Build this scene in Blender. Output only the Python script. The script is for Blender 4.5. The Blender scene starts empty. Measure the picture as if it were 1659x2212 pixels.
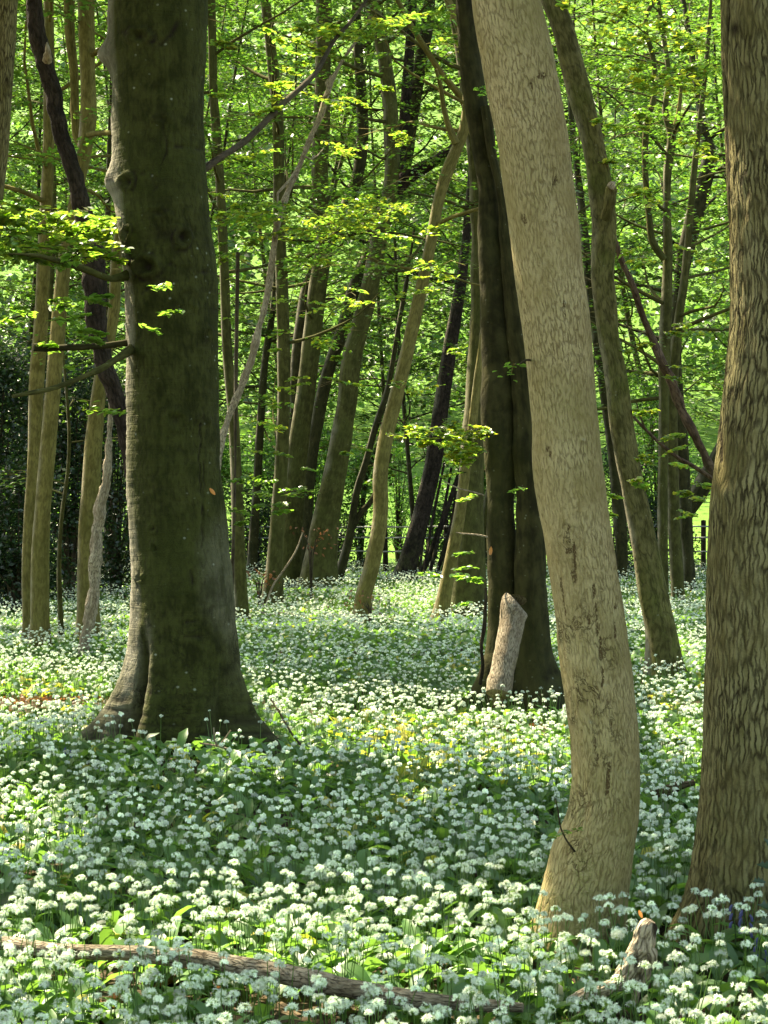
import bpy, math, numpy as np
from math import radians, sin, cos, pi
from mathutils import Vector

# ------------------------------------------------------------------ camera, sky, sun
F = 4301.0            # focal length in units of the 1659 x 2212 working picture
CX, HY = 829.5, 1090.0
CAMZ = 1.6
scene = bpy.context.scene
cam_d = bpy.data.cameras.new('camera')
cam_d.sensor_fit = 'VERTICAL'; cam_d.sensor_height = 36.0; cam_d.lens = 70.0
cam_d.clip_start = 0.05; cam_d.clip_end = 2000
cam = bpy.data.objects.new('camera', cam_d); scene.collection.objects.link(cam)
cam.location = (0, 0, CAMZ)
cam.rotation_euler = (radians(90 - 0.213), 0, 0)
scene.camera = cam

SUN_EL = radians(52.0)
SUN_AZ = radians(46.0)        # to the left of the viewing direction
S = np.array([-sin(SUN_AZ) * cos(SUN_EL), cos(SUN_AZ) * cos(SUN_EL), sin(SUN_EL)])
world = bpy.data.worlds.new('World'); scene.world = world; world.use_nodes = True
wn = world.node_tree.nodes; wl = world.node_tree.links
bg = wn['Background']
sky = wn.new('ShaderNodeTexSky'); sky.sky_type = 'NISHITA'; sky.sun_disc = False
sky.sun_elevation = SUN_EL; sky.sun_rotation = -SUN_AZ
sky.air_density = 1.0; sky.dust_density = 2.0; sky.ozone_density = 1.0
wl.new(sky.outputs[0], bg.inputs[0]); bg.inputs[1].default_value = 0.115
sun_d = bpy.data.lights.new('sun', 'SUN'); sun_d.energy = 5.0; sun_d.angle = radians(0.5)
sun_d.color = (1.0, 0.95, 0.86)
sun = bpy.data.objects.new('sun', sun_d); scene.collection.objects.link(sun)
sun.rotation_euler = Vector(S.tolist()).to_track_quat('Z', 'Y').to_euler()
sun.location = (-10, 10, 30)
scene.view_settings.view_transform = 'Standard'
scene.view_settings.look = 'None'
scene.view_settings.exposure = 2.3
scene.view_settings.use_white_balance = True
scene.view_settings.white_balance_temperature = 8000
scene.view_settings.white_balance_tint = 4
scene.view_settings.gamma = 1.0
scene.cycles.max_bounces = 7
scene.cycles.diffuse_bounces = 4
scene.cycles.transmission_bounces = 5
scene.cycles.glossy_bounces = 2
scene.cycles.use_denoising = True
scene.cycles.sample_clamp_indirect = 6.0

rng = np.random.default_rng(7)

# ------------------------------------------------------------------ maths helpers
def W(x, y, d):
    return np.array([(x - CX) / F * d, d, CAMZ - (y - HY) / F * d])

def unit(v):
    n = np.linalg.norm(v, axis=-1, keepdims=True)
    return v / np.maximum(n, 1e-9)

_lat = np.random.default_rng(3).random((64, 64, 64))
def noise3(p):
    """smooth value noise, p (...,3), returns -1..1"""
    i = np.floor(p).astype(int); f = p - i; f = f * f * (3 - 2 * f)
    r = 0
    for dx in (0, 1):
        for dy in (0, 1):
            for dz in (0, 1):
                w = (f[..., 0] if dx else 1 - f[..., 0]) * (f[..., 1] if dy else 1 - f[..., 1]) * (f[..., 2] if dz else 1 - f[..., 2])
                r = r + w * _lat[(i[..., 0] + dx) % 64, (i[..., 1] + dy) % 64, (i[..., 2] + dz) % 64]
    return r * 2 - 1

def ground_h(x, y):
    x = np.asarray(x, float); y = np.asarray(y, float)
    p = np.stack([x * 0.45 + 9, y * 0.45 + 4, np.zeros_like(x)], -1)
    h = 0.05 * noise3(p) + 0.02 * noise3(p * 3.1)
    h = h + 0.08 * np.exp(-(((x + 1.25) / 1.0) ** 2 + ((y - 12.0) / 0.7) ** 2))
    fade = np.clip((y - 4) / 3, 0, 1) * np.clip((60 - y) / 15, 0, 1)
    return h * fade - 0.01

# ------------------------------------------------------------------ objects
def link(o):
    scene.collection.objects.link(o); return o

def tag(o, label=None, cat=None, group=None, kind=None):
    if label: o['label'] = label
    if cat: o['category'] = cat
    if group: o['group'] = group
    if kind: o['kind'] = kind
    return o

def thing(name, label, cat, loc=(0, 0, 0), group=None):
    o = link(bpy.data.objects.new(name, None)); o.location = tuple(float(c) for c in loc)
    o.empty_display_size = 0.2
    return tag(o, label, cat, group)

class MB:
    """collects geometry in world space, builds one mesh object"""
    def __init__(self):
        self.v = []; self.k = []; self.idx = []; self.mat = []; self.uv = []; self.col = []; self.n = 0; self.smooth = []
    def add(self, verts, faces, mat=0, uv=None, col=None, smooth=True):
        """faces (M,k) int ; uv (M,k,2) ; col (M,3) per face or (V,3) per vertex"""
        verts = np.asarray(verts, np.float32).reshape(-1, 3)
        faces = np.asarray(faces, np.int32)
        M, k = faces.shape
        self.v.append(verts); self.k.append(np.full(M, k, np.int32)); self.idx.append((faces + self.n).ravel())
        self.mat.append(np.full(M, mat, np.int32)); self.smooth.append(np.full(M, smooth, bool))
        self.uv.append(np.zeros((M * k, 2), np.float32) if uv is None else np.asarray(uv, np.float32).reshape(-1, 2))
        if col is None: c = np.full((M * k, 3), 0.5, np.float32)
        else:
            col = np.asarray(col, np.float32)
            if col.ndim == 1: c = np.tile(col, (M * k, 1))
            elif len(col) == M and len(col) != len(verts): c = np.repeat(col, k, 0)
            elif len(col) == len(verts): c = col[faces.ravel()]
            else: c = np.repeat(col, k, 0)
        self.col.append(c)
        self.n += len(verts)
    def build(self, name, mats, parent=None):
        me = bpy.data.meshes.new(name)
        if self.n:
            v = np.concatenate(self.v); k = np.concatenate(self.k); idx = np.concatenate(self.idx)
            if parent is not None: v = v - np.array(parent.location, np.float32)
            me.vertices.add(len(v)); me.vertices.foreach_set('co', v.ravel())
            me.loops.add(len(idx)); me.loops.foreach_set('vertex_index', idx)
            me.polygons.add(len(k))
            st = np.concatenate([[0], np.cumsum(k)[:-1]]).astype(np.int32)
            me.polygons.foreach_set('loop_start', st)
            me.polygons.foreach_set('loop_total', k)
            me.polygons.foreach_set('material_index', np.concatenate(self.mat))
            me.polygons.foreach_set('use_smooth', np.concatenate(self.smooth))
            uvl = me.uv_layers.new(name='bark'); uvl.data.foreach_set('uv', np.concatenate(self.uv).ravel())
            ca = me.color_attributes.new('tint', 'FLOAT_COLOR', 'CORNER')
            c = np.concatenate(self.col); c4 = np.ones((len(c), 4), np.float32); c4[:, :3] = c
            ca.data.foreach_set('color', c4.ravel())
            me.update(calc_edges=True)
        for m in (mats if isinstance(mats, (list, tuple)) else [mats]): me.materials.append(m)
        o = link(bpy.data.objects.new(name, me))
        if parent is not None: o.parent = parent
        return o

def resample(P, R, step, smooth=2):
    P = np.asarray(P, float); R = np.asarray(R, float)
    L = np.concatenate([[0], np.cumsum(np.linalg.norm(np.diff(P, axis=0), axis=1))])
    n = max(3, int(L[-1] / step) + 1)
    t = np.linspace(0, L[-1], n)
    if len(P) > 2:
        # monotone-ish cubic through the keys
        def cub(vals):
            m = np.zeros_like(vals)
            d = np.diff(vals) / np.maximum(np.diff(L), 1e-6)
            m[0] = d[0]; m[-1] = d[-1]; m[1:-1] = (d[1:] + d[:-1]) / 2
            i = np.clip(np.searchsorted(L, t, 'right') - 1, 0, len(L) - 2)
            h = L[i + 1] - L[i]; s = (t - L[i]) / np.maximum(h, 1e-6)
            return ((2 * s**3 - 3 * s**2 + 1) * vals[i] + (s**3 - 2 * s**2 + s) * h * m[i] + (-2 * s**3 + 3 * s**2) * vals[i + 1] + (s**3 - s**2) * h * m[i + 1])
        Q = np.stack([cub(P[:, j]) for j in range(3)], 1); r = cub(R)
    else:
        Q = np.stack([np.interp(t, L, P[:, j]) for j in range(3)], 1); r = np.interp(t, L, R)
    return Q, np.maximum(r, 0.0005), t

def tube(mb, P, R, n=12, step=0.15, mat=0, disp=None, cap=True, col=None, jitter=0.0, seed=0):
    """a limb: rings along a smoothed path. disp(theta, t, pos) -> (radial offset in m, colour or None)"""
    Q, r, t = resample(P, R, step)
    if jitter:
        q = np.stack([t * 1.3 + seed * 7.1, np.full_like(t, seed * 3.3), np.zeros_like(t)], 1)
        off = np.stack([noise3(q), noise3(q + 11), noise3(q + 23) * 0.4], 1) * jitter
        off *= np.clip(t / 0.4, 0, 1)[:, None]
        Q = Q + off
    T = unit(np.gradient(Q, axis=0))
    vert = abs(T[:, 2]).mean() > 0.45
    ref = np.array([0, 1.0, 0]) if vert else np.array([0, 0, 1.0])
    A = unit(np.cross(T, ref)) * (1 if T[:, 2].mean() < 0 else -1) if vert else unit(np.cross(ref, T))
    if vert:
        A = A * np.sign(A[:, :1] + 1e-9)      # points to +X
        B = unit(ref - (T @ ref)[:, None] * T)
    else:
        B = unit(np.cross(T, A)); B = B * np.sign(B[:, 2:3] + 1e-9)
    th = pi / 2 + np.arange(n) / n * 2 * pi       # seam away from the camera
    ring = r[:, None] * np.ones(n)
    pos0 = Q[:, None] + (A[:, None] * np.cos(th)[None, :, None] + B[:, None] * np.sin(th)[None, :, None]) * r[:, None, None]
    c = None
    if disp is not None:
        d, c = disp(th[None, :], t[:, None], pos0, r[:, None])
        ring = ring + d
    V = Q[:, None] + (A[:, None] * np.cos(th)[None, :, None] + B[:, None] * np.sin(th)[None, :, None]) * ring[:, :, None]
    m = len(Q)
    i = np.arange(m - 1)[:, None] * n; j = np.arange(n)[None, :]; j2 = (j + 1) % n
    f = np.stack([i + j, i + j2, i + n + j2, i + n + j], -1).reshape(-1, 4)
    rm = float(np.mean(r))
    u = (np.arange(n + 1) / n * 2 * pi) * rm
    u0 = np.broadcast_to(u[:-1][None], (m - 1, n)); u1 = np.broadcast_to(u[1:][None], (m - 1, n))
    v0 = np.broadcast_to(t[:-1][:, None], (m - 1, n)); v1 = np.broadcast_to(t[1:][:, None], (m - 1, n))
    uv = np.stack([np.stack([u0, v0], -1), np.stack([u1, v0], -1), np.stack([u1, v1], -1), np.stack([u0, v1], -1)], 2).reshape(-1, 4, 2) + seed * 1.37
    if c is not None: colv = c.reshape(-1, 3)
    else: colv = np.tile(np.array(col if col is not None else (0, 0, 0), float), (m * n, 1))
    mb.add(V.reshape(-1, 3), f, mat, uv, colv)
    if cap:
        for e, s in ((0, 1), (m - 1, -1)):
            cen = V[e].mean(0) + T[e] * (-s) * r[e] * 0.25
            vv = np.concatenate([V[e], cen[None]])
            a = np.arange(n); b = (a + 1) % n
            ff = np.stack([a, b, np.full(n, n)], -1) if s < 0 else np.stack([b, a, np.full(n, n)], -1)
            uvc = np.stack([np.stack([np.cos(th) * r[e], np.sin(th) * r[e]], -1), np.stack([np.cos(th + 2*pi/n) * r[e], np.sin(th + 2*pi/n) * r[e]], -1), np.zeros((n, 2))], 1)
            mb.add(vv, ff, mat, uvc, np.tile(colv[e * n], (n + 1, 1)))
    return Q, r

# ------------------------------------------------------------------ materials
def newmat(name):
    m = bpy.data.materials.new(name); m.use_nodes = True
    nt = m.node_tree; nt.nodes.clear()
    return m, nt

class G:
    def __init__(self, nt): self.nt = nt
    def n(self, t, ins=None, **kw):
        nd = self.nt.nodes.new(t)
        for k, v in kw.items(): setattr(nd, k, v)
        for k, v in (ins or {}).items():
            if hasattr(v, 'is_linked') or isinstance(v, bpy.types.NodeSocket): self.nt.links.new(v, nd.inputs[k])
            else: nd.inputs[k].default_value = v
        return nd
    def math(self, op, a, b=0.0, c=None, clamp=False):
        ins = {0: a, 1: b}
        if c is not None: ins[2] = c
        nd = self.n('ShaderNodeMath', ins, operation=op); nd.use_clamp = clamp
        return nd.outputs[0]
    def noise(self, vec, scale, detail=3, rough=0.55, dist=0.0):
        return self.n('ShaderNodeTexNoise', {'Vector': vec, 'Scale': scale, 'Detail': detail, 'Roughness': rough, 'Distortion': dist}).outputs[0]
    def map(self, vec, sc, loc=(0, 0, 0)):
        return self.n('ShaderNodeMapping', {'Vector': vec, 'Scale': sc, 'Location': loc}).outputs[0]
    def ramp(self, fac, a, b, c0=0.0, c1=1.0):
        nd = self.n('ShaderNodeMapRange', {0: fac, 1: a, 2: b, 3: c0, 4: c1}); nd.interpolation_type = 'SMOOTHSTEP'
        return nd.outputs[0]
    def mix(self, f, a, b):
        nd = self.n('ShaderNodeMix', data_type='RGBA')
        for k, v in ((0, f), (6, a), (7, b)):
            if isinstance(v, bpy.types.NodeSocket): self.nt.links.new(v, nd.inputs[k])
            else: nd.inputs[k].default_value = v if k == 0 else (*v, 1.0)
        return nd.outputs[2]

def bark(name, dark, light, crack=(0.02, 0.015, 0.01), ridge=0.016, stretch=5.0, depth=0.6, furrow=0.5,
         moss=(0.06, 0.07, 0.02), moss_amt=0.3, lichen=0.15, mark_mode='dark', hwrinkle=0.0, base_moss=True, lit_pale=(0.30, 0.27, 0.21), gate=0.3):
    m, nt = newmat(name); g = G(nt)
    uv = g.n('ShaderNodeUVMap', uv_map='bark').outputs[0]
    geo = g.n('ShaderNodeNewGeometry').outputs['Position']
    att = g.n('ShaderNodeAttribute', attribute_name='tint')
    sep = g.n('ShaderNodeSeparateColor', {0: att.outputs['Color']})
    mark, rough_zone = sep.outputs[0], sep.outputs[1]
    # wander the coordinates a little so that ridges are not straight
    wob = g.n('ShaderNodeTexNoise', {'Vector': uv, 'Scale': 1 / (ridge * 14), 'Detail': 2.0})
    wv = g.n('ShaderNodeVectorMath', {0: wob.outputs['Color'], 1: (0.5, 0.5, 0.5)}, operation='SUBTRACT').outputs[0]
    wv = g.n('ShaderNodeVectorMath', {0: wv, 'Scale': ridge * 2.2}, operation='SCALE').outputs[0]
    uvw = g.n('ShaderNodeVectorMath', {0: uv, 1: wv}, operation='ADD').outputs[0]
    wb2 = g.n('ShaderNodeTexNoise', {'Vector': g.map(uv, (1, .4, 1)), 'Scale': 1 / (ridge * 1.6), 'Detail': 3.0, 'Roughness': .6}).outputs['Color']
    wb2 = g.n('ShaderNodeVectorMath', {0: wb2, 1: (0.5, 0.5, 0.5)}, operation='SUBTRACT').outputs[0]
    wb2 = g.n('ShaderNodeVectorMath', {0: wb2, 1: (ridge * 1.5, ridge * 5.0, 0)}, operation='MULTIPLY').outputs[0]
    uvc = g.n('ShaderNodeVectorMath', {0: uvw, 1: wb2}, operation='ADD').outputs[0]
    sv = g.map(uvw, (1 / ridge, 1 / (ridge * stretch), 1))
    n1 = g.noise(sv, 1.0, 4, 0.6, 0.4)
    n2 = g.noise(g.map(uvw, (2.3 / ridge, 2.3 / (ridge * stretch * 0.6), 1), (3, 5, 0)), 1.0, 3)
    vor = g.n('ShaderNodeTexVoronoi', {'Vector': g.map(uvc, (0.85 / ridge, 0.85 / (ridge * stretch), 1)), 'Scale': 1.0, 'Randomness': 1.0}, feature='DISTANCE_TO_EDGE', voronoi_dimensions='2D').outputs['Distance']
    patch = g.noise(geo, 3.5, 3, 0.6)
    fur0 = g.ramp(vor, 0.0, 0.26, 1.0, 0.0)                      # 1 in the furrow
    fur0 = g.math('MULTIPLY', fur0, g.ramp(patch, 0.32, 0.62, 0.45, 1.0))
    fur0 = g.math('MULTIPLY', fur0, g.ramp(n1, 0.40, 0.60, 1.0, gate))
    fur = g.math('MULTIPLY', fur0, furrow, clamp=True)
    big = g.noise(geo, 1.6, 3)
    mid = g.noise(geo, 7.0, 4, 0.6)
    fine = g.noise(uv, 160.0, 3, 0.7)
    streak = g.noise(g.map(uv, (16, 1.1, 1)), 1.0, 4, 0.65, 0.3)
    tone = g.math('ADD', g.math('MULTIPLY', n1, 0.3), g.math('ADD', g.math('MULTIPLY', mid, 0.25), g.math('ADD', g.math('MULTIPLY', patch, 0.15), g.math('MULTIPLY', streak, 0.3))))
    col = g.mix(g.ramp(tone, 0.40, 0.60), dark, light)
    mossf = g.math('MULTIPLY', g.ramp(big, 0.42, 0.68), moss_amt)
    if base_moss:
        pz = g.n('ShaderNodeSeparateXYZ', {0: geo}).outputs[2]
        mossf = g.math('MAXIMUM', mossf, g.math('MULTIPLY', g.ramp(pz, 0.1, 1.3, 0.8, 0.0), g.ramp(mid, 0.4, 0.6)))
    col = g.mix(g.math('MULTIPLY', mossf, g.ramp(fine, 0.3, 0.6)), col, moss)
    sp = g.n('ShaderNodeTexVoronoi', {'Vector': g.map(uv, (14, 11, 1)), 'Scale': 1.6, 'Randomness': 1.0}).outputs[0]
    lic = g.math('MULTIPLY', g.ramp(g.math('ADD', sp, g.math('MULTIPLY', fine, 0.2)), 0.16, 0.28, 1.0, 0.0), g.math('MULTIPLY', g.ramp(mid, 0.5, 0.62), lichen))
    col = g.mix(lic, col, (0.34, 0.36, 0.28))
    col = g.mix(g.math('MULTIPLY', sep.outputs[2], g.ramp(g.math('ADD', g.math('MULTIPLY', mid, 0.5), g.math('MULTIPLY', streak, 0.5)), 0.38, 0.58, 0.3, 1.0)), col, lit_pale)  # pale tone that paints sunlit trunk edges, weighted by tint blue
    col = g.mix(fur, col, crack)
    # marked places: knots and scars (dark) or split flaking bark
    if True:
        cn = g.noise(g.map(uvw, (30, 13, 1)), 1.0, 5, 0.65, 1.2)
        cr = g.ramp(g.math('ABSOLUTE', g.math('SUBTRACT', cn, 0.5)), 0.0, 0.03, 1.0, 0.0)
        cr = g.math('MULTIPLY', cr, g.ramp(g.noise(g.map(uv, (12, 7, 1)), 1.0, 3), 0.44, 0.58))
        mk = g.math('MULTIPLY', cr, rough_zone, clamp=True)
    if mark_mode == 'cracked':
        mk = g.math('MAXIMUM', mk, g.ramp(g.math('MULTIPLY', mark, g.ramp(n2, 0.3, 0.6)), 0.25, 0.5))
        mk = g.math('MINIMUM', mk, 1.0)
    else:
        mk = g.math('MAXIMUM', mk, g.math('MULTIPLY', mark, g.ramp(n2, 0.2, 0.6, 0.8, 1.2)))
        mk = g.math('MINIMUM', mk, 1.0)
    col = g.mix(mk, col, crack)
    col = g.mix(g.ramp(fine, 0.25, 0.75, 0.25, 0.0), col, crack)
    h = g.math('ADD', g.math('MULTIPLY', n1, 0.3), g.math('MULTIPLY', n2, 0.2))
    h = g.math('SUBTRACT', h, g.math('MULTIPLY', fur0, furrow * 1.3))
    h = g.math('SUBTRACT', h, g.math('MULTIPLY', mk, 0.7))
    h = g.math('ADD', h, g.math('MULTIPLY', fine, 0.15))
    if hwrinkle:
        hn = g.noise(g.map(uv, (3.0, 55.0, 1)), 1.0, 3, 0.6, 0.3)
        h = g.math('ADD', h, g.math('MULTIPLY', hn, hwrinkle))
    bmp = g.n('ShaderNodeBump', {'Height': h, 'Strength': depth, 'Distance': ridge * 0.7})
    bs = g.n('ShaderNodeBsdfPrincipled', {'Base Color': col, 'Roughness': 0.92, 'Specular IOR Level': 0.07, 'Normal': bmp.outputs[0]})
    g.n('ShaderNodeOutputMaterial', {0: bs.outputs[0]})
    return m

def leafmat(name, refl, trans, tmix=0.5, gloss=0.06, rough=0.4, vein=0.0):
    """thin leaf: the tint attribute scales and shifts its colour from leaf to leaf"""
    m, nt = newmat(name); g = G(nt)
    att = g.n('ShaderNodeAttribute', attribute_name='tint').outputs['Color']
    sep = g.n('ShaderNodeSeparateColor', {0: att})
    val = g.math('MULTIPLY_ADD', sep.outputs[0], 1.1, 0.45)
    yel = sep.outputs[1]
    def colour(c, y):
        cc = g.mix(yel, c, y)
        return g.n('ShaderNodeVectorMath', {0: cc, 'Scale': val}, operation='SCALE').outputs[0]
    c1 = colour(refl, (refl[0] * 2.2 + 0.14, refl[1] * 1.0 + 0.09, refl[2] * 0.8))
    c2 = colour(trans, (trans[0] * 1.6 + 0.12, trans[1] * 0.95 + 0.06, trans[2] * 0.8))
    d = g.n('ShaderNodeBsdfDiffuse', {0: c1, 'Roughness': 0.3})
    t = g.n('ShaderNodeBsdfTranslucent', {0: c2})
    mx = g.n('ShaderNodeMixShader', {0: tmix, 1: d.outputs[0], 2: t.outputs[0]})
    gl = g.n('ShaderNodeBsdfGlossy', {'Color': (1, 1, 1, 1), 'Roughness': rough})
    mx2 = g.n('ShaderNodeMixShader', {0: gloss, 1: mx.outputs[0], 2: gl.outputs[0]})
    g.n('ShaderNodeOutputMaterial', {0: mx2.outputs[0]})
    return m

M = {}
M['beech_old'] = bark('bark_smooth_olive', (0.020, 0.023, 0.005), (0.058, 0.062, 0.017), ridge=0.02, stretch=3.5, depth=0.8, furrow=0.25,
                      moss=(0.050, 0.060, 0.014), moss_amt=0.6, lichen=0.7, hwrinkle=0.6)
M['pale'] = bark('bark_pale_ridged', (0.27, 0.21, 0.095), (0.43, 0.35, 0.185), crack=(0.10, 0.066, 0.03), ridge=0.0068, stretch=5.5, depth=1.0, furrow=0.6,
                 moss=(0.17, 0.165, 0.05), moss_amt=0.5, lichen=0.3, mark_mode='cracked')
M['furrowed'] = bark('bark_furrowed_brown', (0.135, 0.112, 0.045), (0.275, 0.240, 0.120), crack=(0.022, 0.016, 0.008), ridge=0.0092, stretch=10, depth=1.0, furrow=1.0, gate=0.65,
                     moss=(0.10, 0.095, 0.028), moss_amt=0.45, lichen=0.12)
M['beech'] = bark('bark_smooth_green', (0.036, 0.036, 0.010), (0.095, 0.090, 0.028), ridge=0.03, stretch=4, depth=0.4, furrow=0.2,
                  moss=(0.075, 0.085, 0.022), moss_amt=0.6, lichen=0.35)
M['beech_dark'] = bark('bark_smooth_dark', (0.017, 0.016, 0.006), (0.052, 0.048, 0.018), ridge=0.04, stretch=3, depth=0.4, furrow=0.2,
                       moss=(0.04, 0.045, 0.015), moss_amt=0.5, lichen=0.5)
M['tan'] = bark('bark_tan', (0.11, 0.092, 0.026), (0.22, 0.185, 0.060), ridge=0.02, stretch=5, depth=0.5, furrow=0.35,
                moss=(0.12, 0.12, 0.03), moss_amt=0.4, lichen=0.1)
M['mossy'] = bark('bark_mossy', (0.055, 0.050, 0.014), (0.165, 0.145, 0.055), ridge=0.02, stretch=5, depth=0.7, furrow=0.5,
                  moss=(0.085, 0.105, 0.02), moss_amt=0.75, lichen=0.3)
M['dead_dark'] = bark('dead_wood_black', (0.014, 0.011, 0.009), (0.055, 0.040, 0.032), ridge=0.025, stretch=3, depth=1.0, furrow=0.6, moss_amt=0.1, lichen=0.1)
M['dead_red'] = bark('dead_wood_brown', (0.050, 0.032, 0.020), (0.150, 0.100, 0.065), ridge=0.025, stretch=3, depth=0.9, furrow=0.5, moss_amt=0.2, lichen=0.1)
M['dead_pale'] = bark('dead_wood_pale', (0.24, 0.185, 0.12), (0.55, 0.46, 0.33), crack=(0.04, 0.028, 0.018), ridge=0.009, stretch=5, depth=1.0, furrow=0.8, moss_amt=0.15, lichen=0.1, base_moss=False)
M['log'] = bark('log_bark', (0.15, 0.115, 0.075), (0.36, 0.30, 0.215), crack=(0.035, 0.025, 0.015), ridge=0.010, stretch=4, depth=1.0, furrow=0.7, moss_amt=0.1, lichen=0.1, base_moss=False)
M['twig'] = bark('twig_bark', (0.035, 0.026, 0.016), (0.10, 0.078, 0.05), ridge=0.02, stretch=3, depth=0.4, furrow=0.2, moss_amt=0.2, lichen=0.0, base_moss=False)
M['leaf'] = leafmat('beech_leaf', (0.046, 0.118, 0.018), (0.23, 0.45, 0.05), 0.58, 0.05, 0.4)
M['leaf_mid'] = leafmat('beech_leaf_shaded', (0.034, 0.090, 0.014), (0.125, 0.30, 0.032), 0.52, 0.05, 0.4)  # darker copy of the beech leaf, background shade set in its colour
M['leaf_shade'] = leafmat('far_shade_leaf', (0.020, 0.058, 0.010), (0.060, 0.165, 0.020), 0.45, 0.04, 0.4)  # darkest leaf on some far trees, standing in for shade pockets
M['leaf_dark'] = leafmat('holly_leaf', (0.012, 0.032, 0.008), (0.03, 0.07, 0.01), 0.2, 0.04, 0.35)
M['garlic_leaf'] = leafmat('garlic_leaf', (0.088, 0.185, 0.045), (0.20, 0.40, 0.05), 0.40, 0.035, 0.45)
M['flower'] = leafmat('garlic_flower', (0.72, 0.78, 0.66), (0.66, 0.76, 0.54), 0.30, 0.01)
M['blue'] = leafmat('bluebell_petal', (0.10, 0.10, 0.24), (0.12, 0.12, 0.3), 0.3, 0.02)
M['withered'] = leafmat('rusty_leaf', (0.15, 0.07, 0.03), (0.2, 0.08, 0.03), 0.35, 0.03)
M['brown_leaf'] = leafmat('withered_leaf', (0.14, 0.075, 0.035), (0.20, 0.09, 0.03), 0.35, 0.03)
M['orange'] = leafmat('orange_bud', (0.42, 0.20, 0.06), (0.45, 0.2, 0.05), 0.4, 0.03)
# ------------------------------------------------------------------ setting: forest floor and meadow
def floor_material():
    m, nt = newmat('leaf_mould'); g = G(nt)
    p = g.n('ShaderNodeNewGeometry').outputs['Position']
    v = g.n('ShaderNodeTexVoronoi', {'Vector': p, 'Scale': 22.0, 'Randomness': 1.0})
    vc = g.n('ShaderNodeSeparateColor', {0: v.outputs['Color']}).outputs[0]
    c = g.mix(vc, (0.035, 0.026, 0.014), (0.11, 0.078, 0.045))
    c = g.mix(g.ramp(g.noise(p, 60.0, 4), 0.4, 0.65, 0.0, 0.7), c, (0.02, 0.014, 0.008))
    c = g.mix(g.ramp(g.noise(p, 0.8, 3), 0.5, 0.7, 0, 0.6), c, (0.03, 0.05, 0.012))
    y = g.n('ShaderNodeSeparateXYZ', {0: p}).outputs[1]
    gr = g.mix(g.noise(p, 1.3, 5), (0.07, 0.15, 0.022), (0.13, 0.24, 0.04))
    c = g.mix(g.ramp(g.math('ADD', y, g.math('MULTIPLY', g.noise(p, 0.5, 2), 3)), 49, 52), c, gr)
    h = g.math('ADD', g.noise(p, 45.0, 4), vc)
    b = g.n('ShaderNodeBump', {'Height': h, 'Strength': 0.8, 'Distance': 0.02})
    bs = g.n('ShaderNodeBsdfPrincipled', {'Base Color': c, 'Roughness': 0.95, 'Specular IOR Level': 0.1, 'Normal': b.outputs[0]})
    g.n('ShaderNodeOutputMaterial', {0: bs.outputs[0]})
    return m
M['floor'] = floor_material()
xs = np.concatenate([[-400, -120, -50, -30], np.linspace(-18, 18, 181), [30, 50, 120, 400]])
ys = np.concatenate([[-60, -20, -5, 1], np.linspace(3, 56, 266), [65, 80, 120, 180, 400]])
X, Y = np.meshgrid(xs, ys)
Z = ground_h(X, Y)
far = np.clip((Y - 66) / 60, 0, None); Z = Z + far ** 1.5 * 9.0
nx, ny = len(xs), len(ys)
i = np.arange(ny - 1)[:, None] * nx + np.arange(nx - 1)[None, :]
gm = MB(); gm.add(np.stack([X, Y, Z], -1).reshape(-1, 3), np.stack([i, i + 1, i + 1 + nx, i + nx], -1).reshape(-1, 4))
tag(gm.build('ground', M['floor']), 'brown woodland floor running out into a sunny green field', 'ground', kind='structure')

# ------------------------------------------------------------------ where the canopy lets the sun through (gaps shaped to place the sun patches)
def inpoly(x, y, poly):
    r = np.zeros(np.shape(x), bool); n = len(poly)
    for a in range(n):
        x1, y1 = poly[a]; x2, y2 = poly[(a + 1) % n]
        c = ((y1 > y) != (y2 > y))
        r ^= c & (x < (x2 - x1) * (y - y1) / (y2 - y1 + 1e-12) + x1)
    return r
GAPS = [
    [(-80, 1890), (250, 1900), (520, 1895), (800, 1915), (1165, 1930), (1165, 2050), (800, 2040), (620, 2030), (300, 2010), (130, 2090), (-80, 2130)],   # front band
    [(1380, 1960), (1480, 1990), (1680, 2010), (1700, 2030), (1500, 2020)],
    [(1360, 2160), (1500, 2120), (1700, 2090), (1700, 2260), (1350, 2260)],
    [(430, 2230), (600, 2195), (950, 2180), (1100, 2215), (1000, 2260), (400, 2260)],
    [(-80, 1395), (200, 1405), (270, 1430), (250, 1500), (120, 1560), (-80, 1590)],                   # left of the beech
    [(-80, 1640), (90, 1650), (200, 1700), (100, 1780), (-80, 1800)],
    [(515, 1432), (700, 1452), (1010, 1480), (1235, 1490), (1235, 1625), (1100, 1640), (900, 1690), (760, 1660), (640, 1590), (590, 1530), (530, 1480)],   # middle clearing
    [(1370, 1435), (1540, 1440), (1540, 1640), (1440, 1640), (1375, 1560)],
    [(840, 1235), (1060, 1245), (1030, 1330), (900, 1320), (820, 1290)],
    [(1380, 1340), (1440, 1330), (1540, 1350), (1540, 1400), (1440, 1420), (1380, 1400)],
]
def sunlit(gx, gy):
    """is this spot of the ground under a gap"""
    xd = CX + gx / gy * F; yd = HY + (CAMZ - 0.24) / gy * F
    q = np.stack([gx * 2.2, gy * 2.2, np.zeros_like(gx)], -1)
    xd = xd + noise3(q) * 28; yd = yd + noise3(q + 17) * 9
    r = np.zeros(np.shape(gx), bool)
    for p in GAPS: r |= inpoly(xd, yd, p)
    sp = noise3(np.stack([gx * 1.1 + 40, gy * 1.1 + 3, np.zeros_like(gx)], -1)) + .35 * noise3(np.stack([gx * 4 + 4, gy * 4, np.zeros_like(gx)], -1))
    r |= sp > np.where(gy > 13.5, .40, 9.0)
    return r & (gy > 2)
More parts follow.
